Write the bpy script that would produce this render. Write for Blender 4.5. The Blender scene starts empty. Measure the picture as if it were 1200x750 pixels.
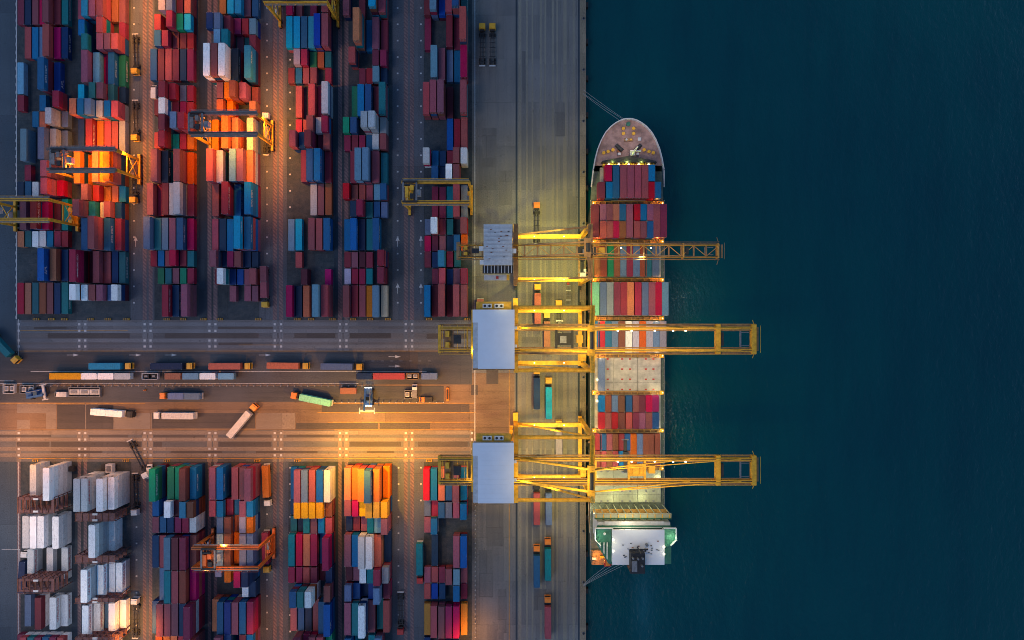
import bpy, math, random
from mathutils import Vector, Matrix
random.seed(7)
C = bpy.context.scene.collection
H = 267.0; F = 801.0
def S(z): return F/(H-z)                      # picture scale (px per metre of the 1200 px photo) at height z
def P(x, y, z=0.0):                           # where on the plane z a point of the photo lies
    return ((x-600)/S(z), (375-y)/S(z))
R = math.radians
# ------------------------------------------------------------------ materials
def nt_mat(name):
    m = bpy.data.materials.new(name); m.use_nodes = True
    n = m.node_tree.nodes; l = m.node_tree.links
    return m, n, l, n['Principled BSDF']
def noise(n, l, vec, scale, detail=3, rough=0.6):
    t = n.new('ShaderNodeTexNoise'); t.inputs['Scale'].default_value = scale
    t.inputs['Detail'].default_value = detail; t.inputs['Roughness'].default_value = rough
    l.new(vec, t.inputs['Vector']); return t.outputs['Fac']
def ramp(n, l, fac, a, b, ca=(0,0,0,1), cb=(1,1,1,1)):
    r = n.new('ShaderNodeValToRGB'); r.color_ramp.elements[0].position = a; r.color_ramp.elements[1].position = b
    r.color_ramp.elements[0].color = ca; r.color_ramp.elements[1].color = cb
    l.new(fac, r.inputs[0]); return r.outputs[0]
def mix(n, l, fac, a, b, mode='MIX'):
    x = n.new('ShaderNodeMixRGB'); x.blend_type = mode
    for i, v in enumerate((fac, a, b)):
        if isinstance(v, (int, float)): x.inputs[i].default_value = v
        elif isinstance(v, tuple): x.inputs[i].default_value = v if len(v) == 4 else v+(1,)
        else: l.new(v, x.inputs[i])
    return x.outputs[0]
def mapped(n, l, scale, src='Object', rot=0):
    tc = n.new('ShaderNodeTexCoord'); mp = n.new('ShaderNodeMapping')
    mp.inputs['Scale'].default_value = scale; mp.inputs['Rotation'].default_value = (0, 0, rot)
    l.new(tc.outputs[src], mp.inputs['Vector']); return mp.outputs[0]
def geo(n): return n.new('ShaderNodeNewGeometry').outputs['Position']
def math_(n, l, op, a, b=0.0):
    x = n.new('ShaderNodeMath'); x.operation = op
    for i, v in enumerate((a, b)):
        if isinstance(v, (int, float)): x.inputs[i].default_value = v
        else: l.new(v, x.inputs[i])
    return x.outputs[0]

def paint(name, rgb, rough=0.55, dirt=0.55, metal=0.0, corr=True):
    m, n, l, b = nt_mat(name)
    pos = geo(n)
    at = n.new('ShaderNodeAttribute'); at.attribute_name = 'rnd'
    oi = n.new('ShaderNodeObjectInfo')
    r0 = math_(n, l, 'FRACT', math_(n, l, 'ADD', at.outputs['Fac'], oi.outputs['Random']))
    r1 = math_(n, l, 'FRACT', math_(n, l, 'MULTIPLY', r0, 7.31))
    hs = n.new('ShaderNodeHueSaturation'); hs.inputs['Color'].default_value = rgb+(1,)
    l.new(math_(n, l, 'ADD', math_(n, l, 'MULTIPLY', r0, 0.03), 0.485), hs.inputs['Hue'])
    l.new(math_(n, l, 'ADD', math_(n, l, 'MULTIPLY', r1, 0.2), 0.92), hs.inputs['Saturation'])
    l.new(math_(n, l, 'ADD', math_(n, l, 'MULTIPLY', r1, 0.75), 0.66), hs.inputs['Value'])
    col = hs.outputs[0]
    big = noise(n, l, pos, 0.7, 5, 0.65)
    mpp = n.new('ShaderNodeMapping'); mpp.inputs['Scale'].default_value = (1.6, 0.35, 0.5); l.new(pos, mpp.inputs['Vector'])
    st = noise(n, l, mpp.outputs[0], 1.6, 4, 0.7)
    col = mix(n, l, ramp(n, l, big, 0.42, 0.72, (0,0,0,1), (dirt*.4,)*3+(1,)), col, (rgb[0]*.6+.05, rgb[1]*.6+.04, rgb[2]*.6+.038))
    col = mix(n, l, ramp(n, l, st, 0.52, 0.75, (0,0,0,1), (dirt,)*3+(1,)), col, (rgb[0]*.35+.015, rgb[1]*.3+.008, rgb[2]*.3+.006))
    sp = noise(n, l, pos, 2.4, 3, .7)
    col = mix(n, l, 1.0, col, ramp(n, l, sp, .3, .72, (.80,.80,.81,1), (1.12,1.11,1.10,1)), 'MULTIPLY')
    l.new(col, b.inputs['Base Color'])
    b.inputs['Roughness'].default_value = rough; b.inputs['Metallic'].default_value = metal; b.inputs['Specular IOR Level'].default_value = .22
    if corr:
        w = n.new('ShaderNodeTexWave'); w.bands_direction = 'Y'; w.inputs['Scale'].default_value = 1.15
        l.new(pos, w.inputs['Vector'])
        bp = n.new('ShaderNodeBump'); bp.inputs['Strength'].default_value = 0.35; bp.inputs['Distance'].default_value = 0.04
        l.new(w.outputs['Fac'], bp.inputs['Height']); l.new(bp.outputs[0], b.inputs['Normal'])
    return m
CC = dict(M=((.25,.036,.072),'maroon'), R=((.38,.092,.108),'faded red'), C=((.43,.022,.058),'crimson'), K=((.40,.006,.11),'magenta'),
 S=((.50,.17,.11),'salmon'), O=((.60,.15,.025),'orange'), Y=((.66,.34,.03),'amber yellow'), N=((.012,.045,.125),'navy'),
 B=((.010,.145,.36),'blue'), U=((.006,.075,.36),'royal blue'), A=((.012,.36,.60),'cyan blue'), L=((.17,.36,.50),'light blue'),
 T=((.015,.20,.24),'teal'), G=((.008,.26,.14),'green'), E=((.40,.44,.48),'grey'), W=((.90,.90,.90),'white'),
 P=((.76,.84,.88),'pale blue'), V=((.28,.098,.140),'mauve'), D=((.12,.020,.042),'dark maroon'), H=((.27,.085,.05),'brown'),
 X=((.13,.20,.34),'slate blue'), I=((.66,.60,.44),'cream'), J=((.42,.38,.50),'lilac'), Q=((.25,.62,.42),'mint green'))
CODES = list(CC)
CM = {k: paint('container_paint_'+v[1].replace(' ', '_'), v[0]) for k, v in CC.items()}
def simple(name, rgb, rough=0.6, metal=0.0, var=0.3, scale=1.0, emit=None, es=0):
    m, n, l, b = nt_mat(name)
    pos = geo(n)
    f = noise(n, l, pos, scale, 4, 0.65)
    d = tuple(c*(1-var) for c in rgb); u = tuple(min(1, c*(1+var*.6)) for c in rgb)
    l.new(ramp(n, l, f, .3, .7, d+(1,), u+(1,)), b.inputs['Base Color'])
    b.inputs['Roughness'].default_value = rough; b.inputs['Metallic'].default_value = metal
    if emit:
        b.inputs['Emission Color'].default_value = emit+(1,); b.inputs['Emission Strength'].default_value = es
    return m
MT = dict(
 yellow=simple('crane_yellow_paint', (.85,.43,.03), .5, 0, .35, .8), yellow2=simple('weathered_yellow_paint', (.58,.31,.07), .6, 0, .45, .9),
 orange=simple('crane_orange_paint', (.92,.17,.015), .5, 0, .3, .8), bronze=simple('brown_steel_paint', (.34,.19,.08), .6, 0, .4, .7),
 dark=simple('dark_steel', (.03,.032,.038), .6, .2, .4, 1.5), tyre=simple('tyre_rubber', (.018,.018,.02), .85, 0, .3, 2),
 grey=simple('grey_steel', (.22,.23,.25), .5, .2, .35, 1.2), light=simple('light_grey_paint', (.55,.57,.60), .5, 0, .2, .8),
 white=simple('white_paint', (.78,.78,.78), .5, 0, .15, .9), roofblue=simple('pale_blue_roof_paint', (.80,.84,.92), .45, 0, .05, .22),
 glass=simple('dark_window_glass', (.01,.015,.02), .08, 0, .1, 1), amber=simple('amber_cab_paint', (.78,.42,.03), .4, 0, .12, 1),
 orangecab=simple('orange_cab_paint', (.8,.24,.03), .4, 0, .12, 1), redcab=simple('red_cab_paint', (.5,.03,.03), .4, 0, .12, 1),
 deckred=simple('worn_red_deck', (.36,.24,.23), .75, 0, .45, .35), deckside=simple('grey_green_side_deck', (.13,.16,.13), .7, 0, .4, .6), dusky=simple('dusky_purple_steel', (.26,.20,.19), .6, 0, .4, .8), deckgreen=simple('green_deck_paint', (.035,.17,.12), .6, 0, .3, .5),
 hatch=simple('hatch_cover_paint', (.50,.46,.40), .7, 0, .3, .45), hatch2=simple('greenish_hatch_paint', (.40,.42,.30), .7, 0, .22, .3),
 hull=simple('dark_hull_paint', (.02,.035,.03), .5, 0, .3, .3), rust=simple('rusty_steel', (.25,.09,.05), .8, 0, .5, 1.2),
 blue=simple('blue_machine_paint', (.03,.10,.30), .5, 0, .2, 1), rope=simple('pale_rope', (.42,.45,.48), .9, 0, .2, 1),
 concrete=simple('kerb_concrete', (.36,.35,.34), .85, 0, .3, .8), rack=simple('reefer_rack_steel', (.20,.085,.08), .7, 0, .45, 1.0),
 mark=simple('road_marking_paint', (.55,.57,.60), .7, 0, .35, 1.5), ymark=simple('yellow_marking_paint', (.50,.28,.06), .7, 0, .5, .6),
 lampwarm=simple('lit_warm_lamp', (.9,.6,.2), .5, 0, 0, 1, (1,.62,.18), 9), lampwhite=simple('lit_white_lamp', (.9,.9,.8), .5, 0, 0, 1, (1,.88,.55), 9),
 lampgreen=simple('lit_green_cab_lamp', (.3,.8,.3), .5, 0, 0, 1, (.35,1,.25), 4), red=simple('red_fitting_paint', (.5,.04,.03), .5, 0, .2, 1),
 letterw=simple('white_lettering', (.8,.8,.8), .6, 0, .08, 2), letterr=simple('red_lettering', (.45,.01,.03), .6, 0, .08, 2),
)
def asphalt(name, base, stretch=(1,1,1), patch=0.35, streak=0.35, tile=(14, 40), hi=(.2,.19,.18), rib=None):
    m, n, l, b = nt_mat(name); pos = geo(n)
    mp = n.new('ShaderNodeMapping'); mp.inputs['Scale'].default_value = stretch; l.new(pos, mp.inputs['Vector'])
    big = noise(n, l, pos, .03, 3, .6); med = noise(n, l, mp.outputs[0], .45, 6, .7); fine = noise(n, l, pos, 2.2, 4, .75)
    col = mix(n, l, ramp(n, l, big, .35, .68), tuple(c*(1-patch) for c in base), tuple(c*(1+patch) for c in base))
    col = mix(n, l, ramp(n, l, med, .35, .75, (0,0,0,1), (streak,)*3+(1,)), col, hi)
    br = n.new('ShaderNodeTexBrick'); br.inputs['Color1'].default_value = (.78,.78,.8,1); br.inputs['Color2'].default_value = (1.15,1.13,1.1,1)
    br.inputs['Mortar'].default_value = (.6,.6,.6,1); br.inputs['Scale'].default_value = 1; br.inputs['Brick Width'].default_value = tile[0]
    br.inputs['Row Height'].default_value = tile[1]; br.inputs['Mortar Size'].default_value = .07
    l.new(pos, br.inputs['Vector'])
    col = mix(n, l, .75, col, br.outputs[0], 'MULTIPLY')
    col = mix(n, l, 1.0, col, ramp(n, l, fine, .3, .75, (.62,.62,.62,1), (1.25,1.25,1.25,1)), 'MULTIPLY')
    sp = noise(n, l, pos, .8, 2, .5)
    col = mix(n, l, ramp(n, l, sp, .66, .74, (0,0,0,1), (.55,.55,.55,1)), col, tuple(c*.35 for c in base))
    oil = noise(n, l, pos, .22, 5, .8)
    col = mix(n, l, ramp(n, l, oil, .60, .70, (0,0,0,1), (.5,.5,.5,1)), col, tuple(c*.5 for c in base))
    if rib:
        w = n.new('ShaderNodeTexWave'); w.bands_direction = 'DIAGONAL'; w.inputs['Scale'].default_value = .42; w.inputs['Distortion'].default_value = 2.5
        l.new(pos, w.inputs['Vector'])
        col = mix(n, l, ramp(n, l, w.outputs['Fac'], .45, .6, (0,0,0,1), (.6,.6,.6,1)), col, rib)
    l.new(col, b.inputs['Base Color']); b.inputs['Roughness'].default_value = .82
    return m
GM = dict(
 yard=asphalt('yard_asphalt', (.030,.052,.072), tile=(17.1, 26)), lane=asphalt('lane_asphalt', (.09,.112,.145), (1,.06,1), .25, .5, (5.2, 60), (.2,.19,.21)),
 runway=asphalt('wheel_runway_concrete', (.25,.17,.17), (1,.5,1), .2, .3, (1.4, 6), (.3,.24,.25), (.09,.07,.10)),
 cross=asphalt('crossing_concrete', (.13,.14,.16), (.05,1,1), .25, .5, (26, 5.1), (.25,.23,.22)), band=asphalt('warm_lit_concrete_band', (.25,.205,.17), (.04,1,1), .2, .5, (30, 9), (.34,.31,.29)),  # band has the warm lamp glow put into its brown tint
 coolband=asphalt('cool_concrete_band', (.17,.19,.22), (.04,1,1), .2, .5, (30, 9), (.24,.26,.29)),  # bluish copy of the band concrete, tinted for the cooler light outside the glow
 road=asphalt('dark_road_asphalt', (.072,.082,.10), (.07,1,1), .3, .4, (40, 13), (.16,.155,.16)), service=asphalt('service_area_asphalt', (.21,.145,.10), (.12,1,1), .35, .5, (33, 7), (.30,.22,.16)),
 quay=asphalt('quay_apron_concrete', (.165,.17,.18), (1,.03,1), .25, .6, (6.3, 17), (.27,.255,.23)), qband=asphalt('quay_wheel_track', (.25,.235,.20), (1,.04,1), .2, .6, (40, 50), (.28,.27,.22)),
 edge=asphalt('quay_edge_concrete', (.27,.22,.16), (1,.3,1), .25, .5, (3, 8), (.36,.3,.2)), west=asphalt('perimeter_road_asphalt', (.065,.10,.14), (1,.1,1), .2, .4, (8, 40), (.10,.13,.16)),
 darkpatch=asphalt('tyre_stained_asphalt', (.085,.078,.08), (.1,1,1), .2, .4, (40, 20), (.15,.13,.12)), qpatch=asphalt('quay_repair_concrete', (.135,.137,.145), (1,.06,1), .2, .5, (5, 9), (.22,.21,.19)), drain=asphalt('drain_gutter', (.03,.05,.075), (1,.1,1), .2, .3, (3, 12), (.06,.08,.1)),
)
# ------------------------------------------------------------------ mesh builder
class MB:
    def __init__(s): s.v = []; s.f = []; s.m = []; s.r = []; s.mats = []
    def mi(s, mat):
        if mat not in s.mats: s.mats.append(mat)
        return s.mats.index(mat)
    def add(s, vs, fs, mat, r=0.0):
        o = len(s.v); s.v += [tuple(v) for v in vs]; k = s.mi(mat)
        for f in fs: s.f.append(tuple(i+o for i in f)); s.m.append(k); s.r.append(r)
        return s
    def box(s, x0, x1, y0, y1, z0, z1, mat, r=0.0):
        return s.add([(x0,y0,z0),(x1,y0,z0),(x1,y1,z0),(x0,y1,z0),(x0,y0,z1),(x1,y0,z1),(x1,y1,z1),(x0,y1,z1)],
              [(0,3,2,1),(4,5,6,7),(0,1,5,4),(1,2,6,5),(2,3,7,6),(3,0,4,7)], mat, r)
    def beam(s, a, b, w, h, mat, up=(0,0,1)):
        a = Vector(a); b = Vector(b); d = (b-a).normalized(); up = Vector(up)
        if abs(d.dot(up)) > .97: up = Vector((0,1,0))
        sx = d.cross(up).normalized()*w/2; sz = sx.cross(d).normalized()*h/2
        vs = []
        for p in (a, b): vs += [p-sx-sz, p+sx-sz, p+sx+sz, p-sx+sz]
        return s.add(vs, [(0,1,2,3),(7,6,5,4),(0,4,5,1),(1,5,6,2),(2,6,7,3),(3,7,4,0)], mat)
    def cyl(s, a, b, r, mat, n=10, r2=None):
        a = Vector(a); b = Vector(b); d = (b-a).normalized(); up = Vector((0,0,1)) if abs(d.z) < .9 else Vector((0,1,0))
        u = d.cross(up).normalized(); w = u.cross(d); r2 = r if r2 is None else r2
        vs = [a+(u*math.cos(t)+w*math.sin(t))*r for t in [2*math.pi*i/n for i in range(n)]] + [b+(u*math.cos(t)+w*math.sin(t))*r2 for t in [2*math.pi*i/n for i in range(n)]]
        fs = [(i, (i+1)%n, n+(i+1)%n, n+i) for i in range(n)] + [tuple(range(n))[::-1], tuple(range(n, 2*n))]
        return s.add(vs, fs, mat)
    def prism(s, poly, z0, z1, mat):
        n = len(poly); vs = [(x,y,z0) for x,y in poly]+[(x,y,z1) for x,y in poly]
        return s.add(vs, [(i,(i+1)%n,n+(i+1)%n,n+i) for i in range(n)]+[tuple(range(n))[::-1], tuple(range(n,2*n))], mat)
    def sheet(s, x0, x1, y0, y1, z, mat): return s.add([(x0,y0,z),(x1,y0,z),(x1,y1,z),(x0,y1,z)], [(0,1,2,3)], mat)
    def mesh(s, name):
        me = bpy.data.meshes.new(name); me.from_pydata(s.v, [], s.f)
        for mt in s.mats: me.materials.append(mt)
        me.polygons.foreach_set('material_index', s.m)
        if any(s.r):
            a = me.attributes.new('rnd', 'FLOAT', 'FACE'); a.data.foreach_set('value', s.r)
        me.update(); return me
    def obj(s, name, parent=None, loc=None, rz=0):
        o = bpy.data.objects.new(name, s.mesh(name)); C.objects.link(o)
        if parent: o.parent = parent
        if loc: o.location = loc
        if rz: o.rotation_euler = (0,0,rz)
        return o
def tag(o, label, cat, group=None, kind=None):
    if label: o['label'] = label
    if cat: o['category'] = cat
    if group: o['group'] = group
    if kind: o['kind'] = kind
    return o
def thing(name, label, cat, loc=(0,0,0), rz=0, group=None):
    o = bpy.data.objects.new(name, None); C.objects.link(o); o.location = loc; o.rotation_euler = (0,0,rz); o.empty_display_size = .5
    return tag(o, label, cat, group)
def dup(root, loc, rz, label=None, group=None):
    r = root.copy(); C.objects.link(r); r.location = loc; r.rotation_euler = (0,0,rz)
    if label: r['label'] = label
    if group: r['group'] = group
    for ch in list(root.children):
        c = ch.copy(); C.objects.link(c); c.parent = r
        for g in list(ch.children):
            d = g.copy(); C.objects.link(d); d.parent = c
    return r
def structure(name, mb): o = mb.obj(name); o['kind'] = 'structure'; return o
def lamp(name, kind, loc, color, energy, size=.5, spot=None, target=None, blend=.9):
    L = bpy.data.lights.new(name, kind); L.color = color; L.energy = energy
    L.shadow_soft_size = size
    if spot: L.spot_size = R(spot); L.spot_blend = blend
    o = bpy.data.objects.new(name, L); C.objects.link(o); o.location = loc
    if target: o.rotation_euler = (Vector(target)-Vector(loc)).to_track_quat('-Z', 'Y').to_euler()
    return o
# ------------------------------------------------------------------ world, sun, camera
sc = bpy.context.scene
w = bpy.data.worlds.new('World'); sc.world = w; w.use_nodes = True
nt = w.node_tree; bg = nt.nodes['Background']
sky = nt.nodes.new('ShaderNodeTexSky'); sky.sky_type = 'NISHITA'; sky.sun_disc = False
SUN_EL, SUN_AZ = R(18), R(250)
sky.sun_elevation = SUN_EL; sky.sun_rotation = SUN_AZ; sky.ozone_density = 5.0; sky.air_density = 1.2; sky.dust_density = .4
nt.links.new(sky.outputs[0], bg.inputs[0]); bg.inputs[1].default_value = 0.145
L = bpy.data.lights.new('sun', 'SUN'); L.energy = .45; L.angle = R(25); L.color = (1,.88,.86)
so = bpy.data.objects.new('sun', L); C.objects.link(so); so.rotation_euler = (R(35), 0, R(-60)); so.location = (0,0,300)
cam = bpy.data.cameras.new('camera'); co = bpy.data.objects.new('camera', cam); C.objects.link(co)
co.location = (0,0,H); co.rotation_euler = (0,0,0); cam.sensor_width = 36; cam.lens = F/1200*36; cam.clip_start = 1; cam.clip_end = 5000
sc.camera = co
sc.view_settings.view_transform = 'Standard'; sc.view_settings.look = 'None'; sc.view_settings.exposure = 0
sc.cycles.max_bounces = 5; sc.cycles.filter_width = 0.9
# ------------------------------------------------------------------ containers: what stands where (read off row by row)
# block: name, ground x of first column, columns, usual tier; rows: (south edge y of roofs in the photo, 40 ft?, 'Code x ...' , x origin)
def z75(ox, s): 
    out = []
    for t in s.split():
        n = None
        if ':' in t: t, n = t.split(':'); n = int(n)
        out.append((t[0], ox+float(t[1:])/7.5, n))
    return out
UP = [
 ('leftmost upper block', -191.4, 7, 2, 0, [
  (368,2,'C150 S197 T292:1 H343 R425 N515:1 T567'), (329,2,'U327:3 S455:3 N545:1'), (289,1,'S150 T215 P280 W345 B410 M497 M535:1'),
  (269,2,'V172 C262:2 K368 D495:1 T570'), (230,1,'N155 B218 W285 R347:3 C510:3'), (209,1,'M218 V350:4'),
  (188,2,'L168:2 X316:3 E440 X555:1'), (148,1,'B285 S347 E412:3 X542'), (128,1,'M155:2 B345 M443:4'), (108,2,'L152:2 B338:3 U480'),
  (68,2,'R203 B270:3 X365:1 R393:3 K497 N590:1'), (28,2,'M140:3 N235:1 R272 C330 R392:4 M520 T570:1'), (-12,2,'M140:3 R230 B300 M420:3 M520')]),
 ('second upper block', -166.3, 6, 4, 0, [
  (352,1,'W622 P720 R782 V847 X940 W970'), (331.5,2,'C617 D775:1 R832:5 R1000 N1085:1 T1112:1'), (293,2,'B705:2 R765 B900:4 M1018:3'),
  (256,1,'R630 T785 I865:2 R915 N1020:2'), (236,1,'V720 C800 O910 S975 B1035:2'), (215,2,'O640 S805 O862 O915:5'),
  (178,2,'N692 C768 O845 R910 R975:5 E1120:1'), (136.5,1,'S625 B690 X755 E850 B912 R975:5'), (117,1,'A690 T785 V848 T945 N1060:2'),
  (101,2,'V715 L808 K900 B960:5 G1112:1'), (60,1,'T722 V848 V912 R975:5'), (41,1,'B690 R848 M1040'), (22,2,'R677 A707 V770 R835 S975 V1065'), (-17,2,'R677 M770 B835 S975')]),
 ('third upper block', -139.9, 6, 3, 160, [
  (371,2,'C217:4 N305:1 V378:4'), (332.5,1,'G205:3 T332 V397:3 G490:2 M530'), (312,1,'M145:2 B178 R242:2 C285:4 M395 T507:2'),
  (292.5,2,'X65:3 T150:2 L230 V295 B368:3 K483:2 T555:1'), (252,2,'V95:4 M185:2 M220:2 E295 E330:4 M485:1'), (213,2,'V130:3 N213:2 V325:4 O525:2'),
  (174,1,'R150 M203 T303 C395:4 O480:4'), (156.5,1,'M200 X293 C370:4'), (138,1,'M170 P202:4 M315 M380 C510:2'), (120,1,'M175 C292 X380 M527'),
  (94,2,'B168 M225 R268:5 M368:4 N445:2 M503:2'), (58,1,'B168 M232 M332 M398 C462:4'), (39,1,'M145 M268 G360 A435:5'), (19,2,'J200:4 X255:4 D345:2 S412'), (-21,2,'V200 B300 M412')]),
 ('fourth upper block', -114.9, 6, 3, 160, [
  (353,1,'V832:1 V955:1 V1020:1'), (333.5,1,'M690:1 W707:3 N835:1 U900:1 V960:1 R1000'), (313,1,'V645:3 N755:1 K795:2 R858 N960:2 N1018'),
  (292.7,2,'R655:3 N735:1 B783:2 A848 B940:4'), (252,2,'R658:3 C742:3 B870:2 B937:4'), (213,2,'R610:4 J700:3 L803 V868 S975:3'),
  (176,2,'O655:2 O750 S828 I975:4'), (136,1,'O712:2 O800 S1003'), (121,1,'V693 O775 H820 V903:4 R1022:2'),
  (90,2,'W590:5 R655:5 W720:5 N840:1 A940:4'), (60,1,'L672 T737 V885 T963:1 M990'), (40,1,'N603:4 X693:5 M780 K865 C922 L990'), (17,2,'O715:1 A803:4 A875:4 V960:3 B1040:2'), (-22,2,'M655 A803 R960')]),
 ('fifth upper block', -86.6, 6, 2, 320, [
  (371.5,2,'K120:2 N192:1 S257 L330:3 R413:3'), (333.5,1,'D240:1 K490:1'), (313.5,1,'R195:2'), (293,2,'L135:2 A192 R318 R380 B455:3'),
  (252,2,'E360:4 V423:4 H485:2'), (215,2,'M240:1 B285:2 B375:4 M455:2'), (176,1,'R142:3 N212:1 M272 M385 R450:3'), (156.5,1,'C195 R262 R308:4 W370 M435:4'),
  (135.5,2,'R190 R318 M385 E422:4'), (97.5,1,'M150:1 B195:2 R260 R330 C465'), (79,1,'J180:1 M230:1 G355 O450:4 T525:1'), (55,2,'A123:4 A190:4 B252:3 A300 U365:4 R428:4'), (18,2,'C128:3 R190 M320 R430:4'), (-20,2,'C128 R190 B320 R430:4')]),
 ('sixth upper block', -64.9, 6, 2, 320, [
  (371.5,2,'R610:2 M690 R750 O815 L878:3 I963:3'), (333,1,'J628 M692 M755 T832 M907'), (313,1,'M652:1 V698:1 D780:1 C820 M897:3'), (293,2,'B635:1 B682:3 N780:1 T820 B877:3'),
  (254,1,'N662:1 M720:1 T845 B885 X950:2'), (234,1,'C615 R685 R750 R825 L885 B948:3'), (214.5,2,'M670:1 L705 L780 R880:4 T978:1'), (176,1,'M665 M730 M785 B845 W885:4 R948:4'),
  (155,1,'G615:2 B683:3 E758:4 E823:4 E947:4'), (136,2,'G715:1 B757:3 B820:3 M905:1 T945:4'), (97.5,1,'M768:2 C820 L885:4 N978:1'), (79.5,1,'R657:2 M855:1 M920:1'),
  (56,2,'S690:5 B855:1 V880:4 M975:2'), (15,2,'V610:3 M768 A820:4 R945:4'), (-24,2,'V610 M700 R945')]),
 ('upper block beside the quay', -33.8, 6, 2, 460, [
  (371,2,'B275:2 D345:1 R405:3 D480:1 R528:3 R592:3'), (333,1,'M358:1 R405 N485:1 V540 C598:3'), (313,1,'M298 N358:1 A410:4 M480 T548'), (295,1,'C285 D355 V412 N480:1 B540 O600'),
  (274,1,'X298 P343:3 M412 T480 R595'), (255,2,'M360 M415 T480:1 R527 E607:2'), (212,1,'B340 N418:1 W468:3 R530'), (193,1,'W275:3 B353 N418:1 M480 R530:3 W598:3'),
  (176,2,'U480:1 M543:1 R598:2'), (133,2,'R270:4 R332:4 V400:4 D487:1 R593:4'), (93,2,'L338:3 V412:3 X487 B543 C600:3'), (64,2,'M300:2 M480:2 M545 R592:5'), (22,2,'M290:3 L343:5 U422:3 R475:4 B530:5 T600:2'), (-18,2,'M290 L343 R475:4 B530')]),
]
LO = [
 ('leftmost lower block', -191.5, 7, 3.5, 0, [
  (584.7,2,'W268 W372'), (643,2,'W183 W268 W330 W462:3'), (679.5,2,'P245 W410 P535:1'), (736,2,'X200:1 M310 P447 P538:2'), (784,2,'M165:1 R190:2 T250:2 M313:2 B380:2 M445:2 R510:2')]),
 ('second lower block', -166.0, 6, 4, 0, [
  (599,2,'P638:6 P702:6 W832:6 W960'), (650,2,'W775:5 W965:3'), (700,2,'P705:6 P838:6 P968 P1030:2'), (743,2,'P715:5 P820:5 L940:2 W965 W1065:1'), (790,2,'P715 W830 W960')]),
 ('third lower block', -136.5, 6, 3.5, 160, [
  (586.5,2,'G105:6 G260:5 G325:5 H362 B455'), (605.5,1,'B142:4 W247:6 D335:3 A378:6 H440:5'), (624.5,1,'R140 B207 N267 K337 M402 P465'), (667,2,'N135:4 R190:4 L232:6 M315 M362:6 R455'),
  (706,2,'X193:4 T228:6 R300:6 H360:6 K457:5'), (745,2,'B137:3 R165:5 R232:5 V297:5 N375:2 M395:3 C457:5'), (783,2,'O165:4 O225:4 S290 M360 R440')]),
 ('fourth lower block', -114.9, 6, 4, 160, [
  (586,2,'V630:5 B698 R825:5 V890:5 V955:5'), (605,1,'R640 B710 M800:4 B860:4 V902 B962:5'), (621,1,'X707:4 H772:4 O862:2 J902 O962:5'), (662,2,'I705:4 O765:4 O862:2 J902:4 X965:4'),
  (679,1,'J690:3 O770:4 C860:5 N922:4'), (700,1,'P922:4 N985:4'), (743,2,'S667:3 B703:5 U767:5 V830:5 B893:5 M962:5'), (782,2,'V690 U767 M900 B960')]),
 ('fifth lower block', -85.7, 6, 4, 320, [
  (588,2,'B165:3 V183:5 X245:5 R307:5 U373:5 W445:5'), (606.5,1,'N150:3 Y183 Y247 Y315 Y378 H458:4'), (624.5,1,'T170:3 N225:3 T265 V330 B392 R457:5'), (664,2,'T133:5 C195:5 S262:5 M325:5 B405:2 K432:6'),
  (683,1,'M140 M203 R265 M330 D415:3 N470:4'), (703,1,'B143:4 T207:4 P270:4 R450:6'), (741,2,'V180:2 B235:4 N315:3 V355:3 B402:3 U450:5'), (781,2,'R137:4 M263 R310:5 R370 G457:2')]),
 ('sixth lower block', -63.6, 6, 4, 320, [
  (587,2,'S622:5 O690:5 O750:5 B800:6 O877:5 O962:3'), (606,1,'R630 K692 Y755 Y818 Y880 Y945:5'), (623.5,1,'N643:4 M708:4 V770 T832 L892 V947:5'), (664.5,2,'V625:4 B690:4 W752:5 W815:5 S893:4 N975:1'),
  (683,1,'D640:3 V708:3 P757:5 T823:5 C883:5 E958:4'), (703,1,'X630:4 U706:3 N780:1 U835:2 X885:4 M968:2'), (743,2,'V622:4 T690:5 P752:5 R845:3 T918:2 R968:3'), (783,2,'B627:3 T720:3 T835:5 X895:5')]),
 ('lower block beside the quay', -34.0, 6, 3, 460, [
  (587,2,'C275:4 B335:5 S403:5 B467:4 V530:4 B600:3'), (607,1,'X290 K345 B407 X473 V535 B597'), (624,1,'V290:3 B345:3'), (665,2,'N353:2 V538:4 U600:4'),
  (684,1,'V285:4 R348:4 M425:2 R472:5 L538:4 R605:2'), (703,1,'R285:3 U357:3 N425:2 B540:3 D607:2'), (747,2,'Y285:4 R343:5 V407:5 K472:5 K537:5 Y615:2'), (787,2,'N285 V407 B472 B537')]),
]
TH = 2.6
items = []   # dicts: x,y (low corner), L, z top, code, ...
def solve(ents, x0, nc, prior, side):
    # strictly increasing column for each entry + a tier that puts the roof where it is seen
    ents = sorted(ents, key=lambda e: e[1])
    best = {(-1, 0): (0, [])}
    for (c, px, n) in ents:
        nb = {}
        for (lc, _), (cost, path) in best.items():
            for col in range(lc+1, nc):
                for t in range(1, 7):
                    e = 600+(x0+2.85*col)*S(TH*t)-px
                    pr = (t-(n or prior))**2*(1.6 if n else .35)
                    k = (col, 0); v = cost+e*e*.8+pr
                    if k not in nb or nb[k][0] > v: nb[k] = (v, path+[(c, col, t)])
        if not nb: return best[min(best, key=lambda k: best[k][0])][1]
        best = nb
    return best[min(best, key=lambda k: best[k][0])][1]
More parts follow.
